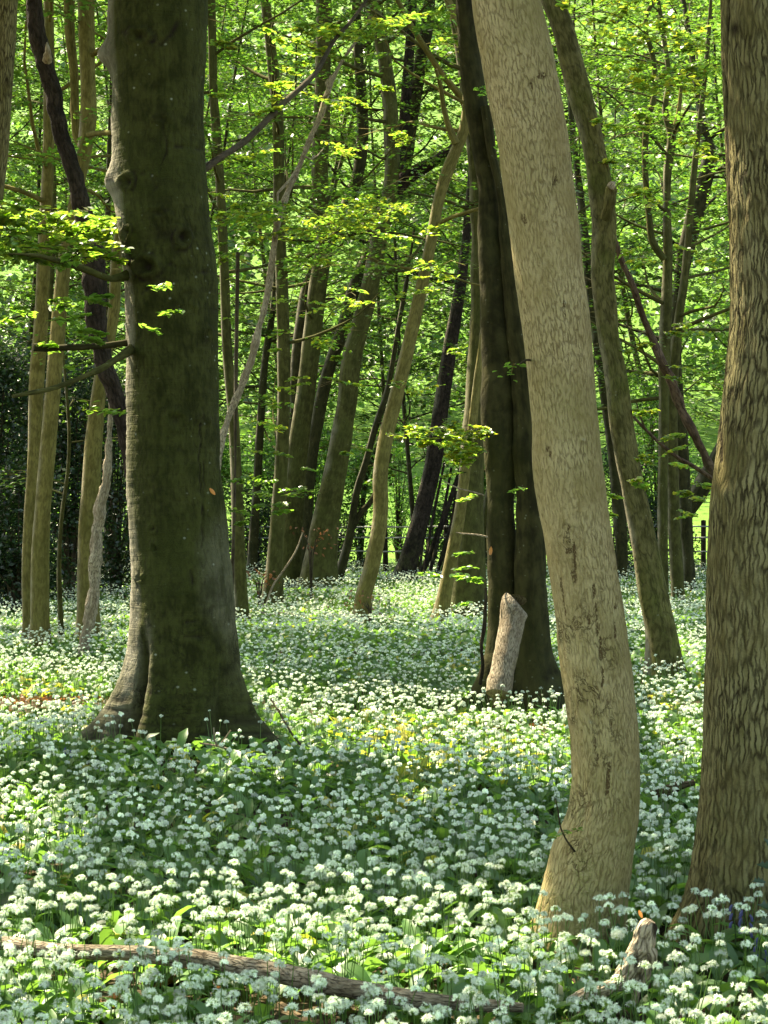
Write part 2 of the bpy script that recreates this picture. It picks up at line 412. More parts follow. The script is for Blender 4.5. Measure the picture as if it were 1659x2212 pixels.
RAYS = [  # (point a, point b, radius): places a beam reaches: edge of the big beech, bright sprays, edges of trunks
    (W(262, 500, 12.5), W(285, 1480, 12.4), 0.24),
    (W(20, 500, 12.6), W(250, 500, 12.9), 0.40),
    (W(880, 955, 15.4), W(1040, 960, 15.4), 0.28),
    (W(1035, 780, 28), W(1035, 950, 28), 0.30),
    (W(1300, 1000, 18), W(1430, 1430, 18), 0.10),
    (W(1380, 980, 16), W(1480, 1100, 16), 0.3),
    (W(1170, 1960, 7.1), W(1160, 2000, 7.1), 0.10),
    (W(1330, 40, 14), W(1540, 200, 14), 0.5),
    (W(1120, 1320, 15.3), W(1090, 1480, 15.3), 0.16),
    (W(1400, 2000, 6.0), W(1370, 2130, 6.0), 0.14),
    (W(1560, 300, 7.3), W(1545, 1000, 7.3), 0.05),
]
def blocked_gap(P):
    """leaves standing in one of the gaps (they are left out of the crowns)"""
    k = (P[:, 2] - 0.24) / S[2]
    gx = P[:, 0] - S[0] * k; gy = P[:, 1] - S[1] * k
    out = sunlit(gx, np.maximum(gy, 0.1)) & (P[:, 2] > 2.2)
    for a, b, r in RAYS:
        # closest approach between the ray from P along -S and the segment ab
        ab = b - a
        A2 = -S
        w0 = P - a
        aa = 1.0; bb = float(A2 @ ab); cc = float(ab @ ab)
        dd = w0 @ A2; ee = w0 @ ab
        den = aa * cc - bb * bb
        tc = np.clip((aa * ee - bb * dd) / den, 0, 1)
        q = a + tc[:, None] * ab
        w = P - q
        al = w @ S
        dist = np.linalg.norm(w - al[:, None] * S, axis=1)
        out |= (dist < r) & (al > 0.35)
    return out

# ------------------------------------------------------------------ leaves
def add_leaves(mb, C, A, N, L, width=0.62, six=False, mat=0, yel=0.25, cull=True, val=None):
    """C centre, A axis along the blade, N normal, L length"""
    if cull and len(C):
        k = ~blocked_gap(C)
        C, A, N, L = C[k], A[k], N[k], L[k]
        if val is not None: val = val[k]
    n = len(C)
    if not n: return
    A = unit(A - (np.sum(A * N, 1))[:, None] * N); B = np.cross(N, A)
    L = L[:, None]; w = L * width * 0.5
    if six:
        fold = 0.12 * L
        V = np.stack([C - A * L * .5, C - A * L * .18 + B * w * .95 + N * fold * .6, C + A * L * .2 + B * w * .85 + N * fold * .5,
                      C + A * L * .5 - N * fold * .5, C + A * L * .2 - B * w * .85 + N * fold * .5, C - A * L * .18 - B * w * .95 + N * fold * .6], 1)
        V = V.reshape(-1, 3); b = np.arange(n)[:, None] * 6
        f = np.concatenate([b + np.array([0, 1, 2, 3]), b + np.array([0, 3, 4, 5])]); rep = 2
    else:
        V = np.stack([C - A * L * .5, C + B * w, C + A * L * .5, C - B * w], 1).reshape(-1, 3)
        f = np.arange(n)[:, None] * 4 + np.arange(4); rep = 1
    c = np.zeros((n, 3)); c[:, 0] = rng.random(n) if val is None else val; c[:, 1] = np.clip(rng.random(n) ** 2 * yel * 2, 0, 1)
    mb.add(V, f, mat, None, np.tile(c, (rep, 1)), smooth=False)

def sprays(mb, O, D, Ls, nper, size, six=False, yel=0.25, mat=0, tilt=0.28, cull=True, tone=None):
    """flat fans of leaves: O origin, D direction (unit), Ls length per spray"""
    n = len(O)
    if not n: return
    D = unit(D); up = np.array([0, 0, 1.0])
    side = unit(np.cross(up, D))
    nrm = np.cross(D, side)
    t = rng.random((n, nper)) ** 0.75
    # leaves sit along side twigs
    tw = np.round(t * 7) / 7 + rng.normal(0, .012, t.shape)
    sgn = np.where(rng.random(t.shape) < .5, -1, 1)
    q = rng.random(t.shape)
    wid = 0.42 * (1.05 - np.abs(tw - 0.35) * 1.1)
    along = tw + q * 0.22
    s = sgn * q * wid
    L3 = Ls[:, None, None]
    C = O[:, None] + D[:, None] * (along[..., None] * L3) + side[:, None] * (s[..., None] * L3)
    roll = rng.normal(0, 0.14, (n, 1)); C = C + nrm[:, None] * ((s * roll)[..., None] * L3)
    C[..., 2] += -0.16 * (along ** 2) * Ls[:, None] + rng.normal(0, 0.018, t.shape) * Ls[:, None]
    ax = D[:, None] + side[:, None] * (sgn * (0.7 + 0.6 * rng.random(t.shape)))[..., None] + rng.normal(0, .25, C.shape)
    N = nrm[:, None] + rng.normal(0, tilt, C.shape)
    m = n * nper
    Lf = size * (0.65 + 0.6 * rng.random(m))
    base = rng.random(n) if tone is None else tone
    val = np.clip(np.repeat(base, nper) * 0.5 + rng.random(m) * 0.5, 0, 1)
    add_leaves(mb, C.reshape(m, 3), unit(ax).reshape(m, 3), unit(N).reshape(m, 3), Lf, six=six, yel=yel, mat=mat, cull=cull, val=val)

def limb(wood, start, direction, length, r0, seed, n=5, up=0.15):
    k = 5; P = [np.array(start, float)]; d = unit(np.array(direction, float))
    rr = np.random.default_rng(seed)
    for _ in range(k):
        d = unit(d + rr.normal(0, .16, 3) + np.array([0, 0, up * .35]))
        P.append(P[-1] + d * length / k)
    R = np.linspace(r0, r0 * 0.18, k + 1)
    tube(wood, P, R, n=n, step=max(0.25, length / 8), mat=0, cap=False, seed=seed)
    return np.array(P)

def crown_for(tree_pts, tree_r, wood, crown, zlo, zhi, nlimb, reach, nleaf, size, seed, per=5, six=False, yel=0.15, lo_frac=0.0, dark_limbs=True):
    """limbs with flat leaf sprays all the way up a trunk"""
    rr = np.random.default_rng(seed); nlimb = int(nlimb * 1.35)
    P = tree_pts; zz = P[:, 2]
    O = []; D = []; Ls = []; tone = []
    for k in range(nlimb):
        z = zlo + (zhi - zlo) * ((k + rr.random()) / nlimb)
        i = int(np.argmin(abs(zz - z)))
        az = rr.random() * 2 * pi
        rel = (z - zlo) / max(zhi - zlo, .1)
        ln = reach * (0.55 + 0.7 * rr.random()) * (1.0 - 0.55 * max(0, rel - 0.6) / 0.4)
        d = np.array([cos(az), sin(az), 0.15 + 0.5 * rel * rr.random()])
        Q = limb(wood, P[i], d, ln, max(0.012, min(tree_r[i] * .42, 0.012 + ln * 0.011)), seed * 100 + k)
        tn = rr.random()
        for j in range(per):
            u = 0.25 + 0.75 * (j + rr.random()) / per
            f = u * (len(Q) - 1); a = int(min(f, len(Q) - 2)); q = Q[a] + (Q[a + 1] - Q[a]) * (f - a)
            aa = math.atan2(d[1], d[0]) + rr.normal(0, .8)
            O.append(q); D.append([cos(aa), sin(aa), rr.normal(0.0, .10)]); Ls.append(0.7 + 0.9 * rr.random()); tone.append(tn)
    O = np.array(O); D = np.array(D); Ls = np.array(Ls)
    for q, d, l in zip(O, unit(D), Ls):
        tube(wood, [q, q + d * l * .5 - [0, 0, .02], q + d * l - [0, 0, 0.14 * l]], [.006, .004, .002], n=3, step=1.0, cap=False)
    sprays(crown, O, D, Ls, nleaf, size, six=six, yel=yel, tone=np.array(tone))

TRUNKS = []     # (x, y, r) at the ground, keeps plants out of the wood
def trunk_path(keys, d, top=None, lean_fade=0.7, d_top=None):
    """keys: (x, y, half width) from the top of the picture down; returns points and radii from the ground up"""
    K = sorted(keys, key=lambda k: -k[1])
    P = []; R = []
    for (x, y, h) in K:
        dd = d
        P.append(W(x, y, dd)); R.append(h / F * dd)
    # root end below the soil
    e = P[0] - P[1]; e = e / max(abs(e[2]), 1e-6)
    g = P[0][2] + 0.12
    if g > 0.02:
        P.insert(0, P[0] + np.array([e[0], 0, -1.0]) * g if abs(e[0]) < 1.2 else P[0] + np.array([0, 0, -g])); R.insert(0, R[0] * 1.08)
    if top is not None:
        q = P[-1]; dr = unit(P[-1] - P[-2]); r = R[-1]; h0 = q[2]
        steps = max(3, int((top - h0) / 1.5)); dz = (top - h0) / steps
        rr = np.random.default_rng(int(abs(q[0]) * 1000) % 9999)
        for s in range(steps):
            dr = unit(dr * 0.85 + np.array([0, 0, .15]) + rr.normal(0, .04, 3))
            q = q + dr * (dz / max(dr[2], .4)); P.append(q.copy()); R.append(max(0.02, r * (1 - (s + 1) / (steps + 0.3))))
    TRUNKS.append((P[0][0], P[0][1], R[0]))
    return np.array(P), np.array(R)

def bark_disp(amp, freq, seed, knots=0):
    def f(th, t, pos, r):
        q = pos * freq + seed * 5.3
        d = amp * noise3(q) + amp * .4 * noise3(q * 2.7)
        # gentle flutes running up the stem and a swollen foot
        d = d + amp * 0.7 * np.sin(th * 3 + seed + pos[..., 2] * .4)
        foot = np.exp(-np.clip(pos[..., 2] - 0.02, 0, None) / 0.16)
        d = d + r * foot * (0.22 + 0.25 * np.sin(th * 4 + seed * 2) )
        c = np.clip((-np.cos(th) - .62 + .25 * noise3(pos * 3 + seed)) * 2.2, 0, 1) * .8 * np.ones_like(d)  # paler left side: sunlit trunk edge painted into the bark
        return d, np.stack([0 * c, 0 * c, c], -1)
    return f

def tree(name, label, cat, keys, d, mat, top=15, zlo=3.0, nlimb=16, reach=2.6, nleaf=80, size=0.08, seed=1, ring=20, step=0.12,
         group=None, disp=None, crown=True, extra=None, per=5, six=False, yel=0.15, zhi=None, amp=None, leafm='leaf', jitter=0.0):
    P, R = trunk_path(keys, d, top)
    root = thing(name, label, cat, (P[0][0], P[0][1], 0), group)
    wood = MB(); cr = MB()
    Q, r = tube(wood, P, R, n=ring, step=step, disp=disp or bark_disp((amp or 0.09) * float(np.mean(R)), 2.2, seed), seed=seed, jitter=jitter)
    if crown:
        crown_for(Q, r, wood, cr, zlo, (zhi or top), nlimb, reach, nleaf, size, seed, per, six, yel)
    if extra: extra(wood, cr, root, Q, r)
    wood.build('trunk', M[mat], root)
    if cr.n: cr.build('crown', M['leaf_shade'] if leafm == 'leaf_shade' else M['leaf_mid' if crown and leafm == 'leaf' else leafm], root)
    return root

def bough(root, name, keys, mat, n=8, step=0.08, jitter=0.0, seed=0, leaves=None, label=None, amp=0.0):
    """a separate branch drawn with (x, y, half width, depth) keys"""
    mb = MB()
    P = [W(k[0], k[1], k[3]) for k in keys]; R = [k[2] / F * k[3] for k in keys]
    tube(mb, P, R, n=n, step=step, jitter=jitter, seed=seed, disp=bark_disp2(amp, seed) if amp else None)
    o = mb.build(name, M[mat], root)
    if label: o['label'] = label
    return o, np.array(P)
def bark_disp2(amp, seed):
    def f(th, t, pos, r):
        return r * amp * (noise3(pos * 9 + seed) + .5 * noise3(pos * 23 + seed)), None
    return f

def spray_box(cr, wood, x, y, d, w, h, n, size=0.055, six=True, yel=0.3, src=None, cull=False, depth_w=None):
    n = int(n * 1.7); size = size * 1.08
    """a layered fan of leaves filling a place in the air next to its branch"""
    c = W(x, y, d); ww = w / F * d; hh = h / F * d
    ns = max(1, n // 28); per = max(4, n // ns)
    sl = float(np.clip(ww * .45, .16, .75))
    u = rng.uniform(-.5, .5, (ns, 3))
    az = rng.uniform(0, 2 * pi, ns)
    D = np.stack([np.cos(az), np.sin(az), rng.normal(0, .07, ns)], 1)
    O = c + u * np.array([ww, depth_w or max(.5, ww * .8), hh]) - D * sl * .5 + np.array([0, 0, .05 * sl])
    sprays(cr, O, D, np.full(ns, sl), per, size, six=six, yel=yel, cull=cull)
    for o, dd in zip(O, D):
        tube(wood, [o, o + dd * sl * .5, o + dd * sl - [0, 0, .1 * sl]], [.004, .003, .0015], n=3, step=1, cap=False)
        if src is not None:
            tube(wood, [src, (src + o) / 2 + [0, 0, .06], o], [.011, .007, .004], n=4, step=.4, cap=False)
# ------------------------------------------------------------------ the big beech on the left
def proj(pos):
    return CX + pos[..., 0] / pos[..., 1] * F, HY + (CAMZ - pos[..., 2]) / pos[..., 1] * F

def angd(a, b):
    return (a - b + pi) % (2 * pi) - pi

EYES = [(303, 78, 34, 20, .9), (352, 256, 26, 12, .8), (394, 514, 22, 26, 1.0), (320, 577, 34, 28, 1.3), (342, 460, 34, 14, .6), (412, 632, 24, 8, .7),
        (398, 664, 34, 8, .6), (378, 905, 27, 26, .5), (386, 962, 12, 10, .4), (330, 1184, 9, 18, .8), (333, 1145, 12, 9, .6), (442, 906, 20, 10, .8),
        (352, 1002, 8, 8, .3), (276, 505, 12, 22, .7), (283, 560, 9, 14, .5), (448, 720, 14, 20, .5), (270, 392, 22, 20, 1.0), (332, 188, 9, 5, .5), (302, 1250, 12, 10, .9)]
SCARS = [  # short dark creases: x0,y0,x1,y1,width
    (354, 268, 358, 330, 2.2), (358, 330, 350, 368, 2.0), (374, 318, 440, 320, 2.6), (325, 370, 338, 405, 4.0), (255, 70, 350, 95, 2.4), (350, 95, 392, 45, 4.5),
    (285, 372, 350, 388, 2.0), (318, 430, 352, 395, 1.6), (345, 562, 400, 576, 1.6), (400, 576, 462, 590, 1.8), (385, 600, 425, 570, 2.0), (310, 515, 362, 500, 1.6),
    (345, 520, 352, 480, 3), (305, 630, 330, 615, 1.6), (282, 1052, 345, 1054, 1.5), (288, 1300, 300, 1312, 3), (432, 905, 440, 1180, 1.4), (445, 1000, 436, 1160, 1.3),
    (410, 1230, 418, 1262, 3), (300, 1238, 296, 1268, 3), (355, 450, 380, 458, 2.0), (415, 490, 424, 510, 3), (362, 1190, 380, 1196, 1.4), (395, 1340, 440, 1336, 2), (400, 1375, 450, 1370, 2)]
def seg_dist(x, y, x0, y0, x1, y1):
    dx, dy = x1 - x0, y1 - y0
    t = np.clip(((x - x0) * dx + (y - y0) * dy) / (dx * dx + dy * dy), 0, 1)
    return np.hypot(x - x0 - t * dx, y - y0 - t * dy)

def beech_disp(th, t, pos, r):
    xd, yd = proj(pos)
    front = np.sin(th) < 0.15
    z = pos[..., 2]
    d = 0.012 * noise3(pos * 2.0) + 0.007 * noise3(pos * 6) + 0.0028 * noise3(pos * np.array([16, 16, 45])) + .0015 * noise3(pos * 60)
    mark = np.zeros_like(z)
    wx = 7 * noise3(pos * 9) + 3 * noise3(pos * 25); wy = 6 * noise3(pos * 9 + 31) + 3 * noise3(pos * 25 + 7)
    brk = np.clip(.55 + 1.1 * noise3(pos * 14 + 3), 0, 1)
    for (x, y, rx, ry, s) in EYES:
        rho = np.hypot((xd + wx - x) / rx, (yd + wy - y) / ry)
        ridge = np.exp(-((rho - .75) / .22) ** 2); pit = np.exp(-(rho / .38) ** 2)
        d = d + np.where(front, s * (0.024 * ridge - 0.028 * pit), 0)
        mark = mark + np.where(front, s * (1.0 * np.exp(-(rho / .27) ** 2) + 0.85 * brk * np.exp(-((rho - 1.05) / .09) ** 2) + .3 * brk * np.exp(-((rho - .6) / .1) ** 2)), 0)
    for (a, b, c_, e, w) in SCARS:
        q = seg_dist(xd + wx * .8, yd + wy * .8, a, b, c_, e)
        f = np.exp(-(q / w) ** 2)
        d = d - np.where(front, 0.009 * f, 0); mark = mark + np.where(front, .85 * brk * f, 0)
    # fine sideways wrinkles round the limb scars
    wr = np.clip(1 - abs(z - 2.9) / 1.4, 0, 1) * np.clip(noise3(pos * np.array([3., 3, 26])) - .35, 0, 1)
    mark = mark + wr * .9; d = d - wr * .006
    # a swelling with an old stub on the left side
    for (yy, am, wz) in ((122, .075, .075), (395, .055, .10), (262, .01, .1)):
        zz = CAMZ - (yy - HY) / F * 12.4
        bump = np.exp(-((z - zz) / wz) ** 2) * np.exp(-(angd(th, pi * 1.02) / .33) ** 2)
        d = d + am * bump
    # buttressed foot
    f = np.exp(-np.clip(z - .16, 0, None) / .24)
    f2 = np.exp(-np.clip(z - .05, 0, None) / .42)
    lobes = 0
    for (a, w, am) in ((pi * 1.0, .36, .95), (pi * 1.36, .26, .50), (pi * 1.62, .28, .36), (pi * 1.95, .34, 1.05), (pi * 2.3, .4, .5), (pi * .68, .4, .5)):
        lobes = lobes + am * np.exp(-(angd(th, a) / w) ** 2)
    d = d + r * f * lobes * .95 + r * f2 * .05
    # the deep fold between the two front roots
    zz = np.clip(z, 0, 1.0)
    ca = pi * (1.235 + .045 * zz)
    cf = np.exp(-(angd(th, ca) / (.10 + .06 * (1 - zz))) ** 2) * np.clip((0.85 - z) / .3, 0, 1)
    d = d - .085 * cf; mark = mark + .45 * cf
    cf = np.exp(-(angd(th, pi * 1.52) / .07) ** 2) * np.clip((.35 - z) / .3, 0, 1); d = d - .03 * cf
    cf = np.exp(-(angd(th, pi * 1.78) / .07) ** 2) * np.clip((1.2 - z) / .9, 0, 1); d = d - .016 * cf
    lit_pale = np.clip((-np.cos(th) - .78 + .10 * noise3(pos * np.array([4, 4, 1.5]))) * 4, 0, 1) + .28 * np.clip((np.cos(th) - .55 + .5 * noise3(pos * 3)) * 2, 0, 1) * np.clip((2.3 - z) / 1.2, 0, 1)  # sunlit left edge painted as paler, algae-free bark; low right side greyer
    lit_pale = lit_pale + .7 * np.exp(-(angd(th, pi * 1.30) / .10) ** 2) * np.clip((.95 - z) / .3, 0, 1)  # lit rib of the front root, painted pale as well
    lit_pale = lit_pale * np.clip(.35 + z / 1.3, .35, 1)
    rough = np.clip((1.3 - z) / .9, 0, 1) * np.clip(.7 + noise3(pos * 5), 0, 1)
    wr2 = np.clip(1 - z / .9, 0, 1) * noise3(pos * np.array([7, 7, 55])); d = d + .006 * wr2 + .010 * rough * noise3(pos * 16)
    mark = mark + np.clip(-wr2 * 1.6 - .25, 0, .6)
    col = np.stack([np.clip(mark, 0, 1), rough, np.clip(lit_pale, 0, .95)], -1)
    return d, col

def beech_extra(wood, cr, root, Q, r):
    bough(root, 'branch', [(282, 592, 12, 12.3), (256, 600, 8, 12.2), (228, 600, 7, 12.0), (205, 590, 7, 11.9), (175, 579, 8, 11.8), (140, 568, 6.5, 11.7), (110, 560, 5, 11.6), (80, 552, 4, 11.5), (20, 548, 2, 11.3)], 'beech', seed=2, amp=.25)
    bough(root, 'branch', [(292, 748, 13, 12.3), (270, 764, 9, 12.1), (245, 780, 7.5, 11.9), (218, 797, 6.5, 11.7), (185, 812, 6, 11.6), (150, 827, 5.5, 11.5), (110, 840, 5, 11.4), (75, 847, 4.5, 11.3), (28, 856, 4, 11.2)], 'beech', seed=3, amp=.3)
    bough(root, 'branch', [(292, 738, 11, 12.35), (262, 742, 7, 12.3), (215, 748, 6, 12.25), (160, 750, 6.5, 12.2), (110, 752, 7.5, 12.2), (72, 750, 8, 12.15)], 'beech_dark', seed=4, amp=.35, label='broken dark branch stub')
    bough(root, 'branch', [(432, 372, 10, 12.55), (470, 345, 7.5, 12.7), (530, 305, 7, 13), (575, 262, 7, 13.2), (605, 230, 6.5, 13.4), (650, 190, 6, 13.6), (682, 158, 5.5, 13.8), (705, 118, 5, 14), (722, 88, 4.5, 14.1), (760, 45, 4, 14.3), (800, -10, 3.5, 14.5)], 'twig', seed=5, amp=.15)
    b1 = W(150, 568, 11.8)
    for (x, y, d, w, h, n) in ((60, 500, 12.1, 190, 60, 260), (190, 495, 12.3, 170, 50, 260), (110, 540, 11.9, 260, 40, 240), (30, 450, 12.2, 110, 30, 90), (90, 470, 12.4, 220, 30, 150), (-10, 530, 12, 120, 60, 120), (225, 560, 12.2, 60, 30, 40), (60, 560, 12.0, 100, 30, 50)):
        spray_box(cr, wood, x, y, d, w, h, n, .060, src=b1 if w < 80 else None)
    for (x, y, d, w, h, n) in ((200, 655, 11.9, 130, 50, 60), (130, 640, 12.2, 90, 30, 26), (180, 722, 11.9, 130, 30, 46), (60, 690, 12.2, 110, 40, 36), (95, 745, 12, 60, 14, 14),
                               (325, 610, 11.7, 40, 16, 9), (325, 668, 11.6, 90, 12, 18), (345, 715, 11.6, 50, 10, 8), (140, 705, 11.9, 40, 50, 10), (150, 560, 11.7, 60, 20, 12)):
        spray_box(cr, wood, x, y, d, w, h, n, .062, yel=.1, depth_w=.3)
    for (x, y, d, w, h, n) in ((178, 885, 11.8, 24, 22, 6), (228, 900, 11.8, 40, 40, 14), (130, 690, 11.8, 30, 30, 5), (165, 790, 11.7, 20, 20, 6)):
        spray_box(cr, wood, x, y, d, w, h, n, .062, yel=.25, depth_w=.2)
    # spray on the long right-hand branch
    for (x, y, d, w, h, n) in ((560, 250, 13.3, 90, 30, 26), (620, 180, 13.6, 120, 40, 50), (505, 230, 13.2, 80, 60, 30), (705, 60, 14, 120, 40, 60), (500, 95, 13.4, 60, 50, 24)):
        spray_box(cr, wood, x, y, d, w, h, n, .060, yel=.5)

BE = [(342, -10, 105), (343, 100, 104), (342, 180, 99), (342, 250, 98), (344, 350, 99), (350, 450, 101), (362, 550, 100.5), (370, 650, 100), (373, 750, 100), (376, 900, 101.5), (375, 1000, 102), (381, 1100, 104),
      (389, 1200, 105), (394, 1300, 108), (396, 1400, 110), (392, 1500, 112), (386, 1610, 112)]
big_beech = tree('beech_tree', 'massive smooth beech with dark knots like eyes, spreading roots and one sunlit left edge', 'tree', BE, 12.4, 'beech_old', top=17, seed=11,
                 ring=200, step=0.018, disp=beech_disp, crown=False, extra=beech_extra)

# ------------------------------------------------------------------ the pale leaning tree
def pale_disp(th, t, pos, r):
    xd, yd = proj(pos); front = np.sin(th) < .1
    d = .006 * noise3(pos * 2.5) + .003 * noise3(pos * 8) + .0014 * noise3(pos * np.array([60, 60, 14]))
    zone = np.zeros_like(d); mark = np.zeros_like(d)
    for (x, y, rx, ry, s) in ((1285, 1450, 60, 170, .8), (1275, 1600, 40, 90, 1.3), (1320, 1690, 50, 60, 1.3), (1255, 1740, 25, 120, 1.2), (1230, 1160, 20, 60, .6), (1215, 1380, 30, 60, .7), (1240, 1230, 40, 60, .3), (1250, 1850, 30, 60, .5)):
        zone = zone + 1.5 * s * np.exp(-((xd - x) / rx) ** 2 - ((yd - y) / ry) ** 2)
    for (a, b, c_, e, w) in ((1238, 1175, 1240, 1230, 3), (1220, 1190, 1255, 1192, 3), (1234, 1232, 1244, 1256, 5), (1210, 1252, 1218, 1330, 2.2), (1285, 1265, 1288, 1290, 4), (1285, 1290, 1300, 1420, 2.4),
                             (1180, 965, 1188, 985, 4), (1160, 160, 1176, 168, 5), (1129, 465, 1132, 480, 4), (1218, 650, 1222, 690, 3), (1332, 1350, 1330, 1385, 3), (1290, 1400, 1305, 1480, 2.5), (1318, 1655, 1312, 1715, 5), 
                             (1225, 1130, 1232, 1145, 3), (1280, 1590, 1290, 1640, 3), (1198, 392, 1205, 386, 6), (1324, 1310, 1332, 1312, 4), (1150, 180, 1152, 192, 3), (1270, 1330, 1274, 1345, 4)):
        q = seg_dist(xd + 6 * noise3(pos * 25), yd + 6 * noise3(pos * 30 + 5), a, b, c_, e)
        f = np.exp(-(q / w) ** 2); mark = mark + np.where(front, f, 0); d = d - np.where(front, .004 * f, 0)
    d = d - np.clip(zone, 0, 1) * .004 * np.clip(noise3(pos * np.array([40, 40, 18])), 0, 1) * 2
    z = pos[..., 2]
    f = np.exp(-np.clip(z, 0, None) / .10)
    lob = .55 * np.exp(-(angd(th, pi * 1.02) / .4) ** 2) + .3 * np.exp(-(angd(th, 0) / .5) ** 2) + .2 * np.exp(-(angd(th, pi * 1.5) / .5) ** 2)
    d = d + r * f * lob
    return d, np.stack([np.clip(mark, 0, 1), np.clip(zone, 0, 1) * front, np.zeros_like(d)], -1)
LE = [(1090, -10, 75), (1112, 100, 77), (1131, 200, 79), (1150, 300, 76), (1163, 400, 75), (1176, 500, 74), (1188, 600, 73.5), (1202, 700, 73), (1211, 800, 72), (1219, 900, 71.5), (1227, 1000, 76), (1233, 1050, 77),
      (1240, 1100, 75), (1256, 1200, 74), (1270, 1300, 75), (1283, 1400, 77), (1296, 1500, 77), (1306, 1600, 77), (1307, 1700, 75), (1303, 1750, 76), (1293, 1800, 81), (1279, 1850, 88), (1270, 1900, 90), (1261, 1955, 92), (1254, 2010, 93)]
def pale_extra(wood, cr, root, Q, r):
    bough(root, 'branch', [(1242, 1840, 2.5, 6.95), (1222, 1812, 2, 6.9), (1212, 1790, 1.8, 6.9), (1206, 1755, 1.5, 6.88), (1200, 1725, 1.2, 6.86)], 'twig', n=5, step=.02)
    spray_box(cr, wood, 1225, 1785, 6.9, 36, 36, 22, .020, yel=.1, depth_w=.05, cull=False)
    spray_box(cr, wood, 1120, 790, 7.0, 26, 20, 8, .030, yel=.0, depth_w=.05, cull=False)
    bough(root, 'branch', [(1145, 778, 2.5, 7.05), (1130, 780, 2, 7.0), (1118, 790, 1.2, 7.0)], 'twig', n=5, step=.02)
tree('sycamore_tree', 'pale buff ridged trunk curving up and leaning left, with split dark bark near its foot', 'tree', LE, 7.1, 'pale', top=13, seed=12, ring=96, step=.02,
     disp=pale_disp, crown=False, extra=pale_extra)

# ------------------------------------------------------------------ furrowed trunk cut by the right edge
def furrow_disp(th, t, pos, r):
    a = th * r
    q = np.stack([a * 60, pos[..., 2] * 11 + 0 * a, 0 * a + 2], -1)
    q[..., 0] += 1.8 * noise3(np.stack([a * 9, pos[..., 2] * 9, 0 * a], -1))
    n = noise3(q); d = .0045 * (1 - np.abs(n) * 2) * 1.0 + .006 * noise3(pos * 2.5)
    xd, yd = proj(pos)
    mark = np.exp(-((xd - (1574 + 14 * (yd > 560) * np.clip((yd - 560) / 300, 0, 1) * -1 + 5 * noise3(pos * 3))) / 2.2) ** 2) * (yd < 1000) * (np.sin(th) < .1)
    d = d - .008 * mark
    rho = np.hypot((xd - 1568) / 11, (yd - 1070) / 14); d = d + np.where(np.sin(th) < .1, .016 * np.exp(-rho ** 2), 0)
    rho = np.hypot((xd - 1588) / 14, (yd - 62) / 16); mark = mark + np.where(np.sin(th) < .1, np.exp(-(rho) ** 2), 0)
    z = pos[..., 2]; f = np.exp(-np.clip(z, 0, None) / .13)
    d = d + r * f * (.30 * np.exp(-(angd(th, pi) / .5) ** 2) + .2 * np.exp(-(angd(th, 2 * pi) / .5) ** 2) + .06)
    mark = np.clip(mark, 0, 1)
    return d, np.stack([mark, 0 * mark, 0 * mark], -1)
RT = [(1672, -10, 114), (1676, 100, 114), (1683, 250, 115), (1688, 400, 115), (1694, 500, 116), (1695, 600, 117), (1695, 700, 117), (1688, 800, 118), (1679, 900, 119), (1668, 1000, 120), (1657, 1100, 122), (1653, 1200, 123),
      (1652, 1300, 124), (1652, 1400, 124), (1650, 1500, 125), (1648, 1600, 126), (1646, 1700, 128), (1643, 1800, 133), (1640, 1900, 140), (1636, 1985, 146)]
tree('ash_tree', 'deeply furrowed brown trunk cut off by the right edge of the picture', 'tree', RT, 7.3, 'furrowed', top=13, seed=13, ring=180, step=.015,
     disp=furrow_disp, crown=False)

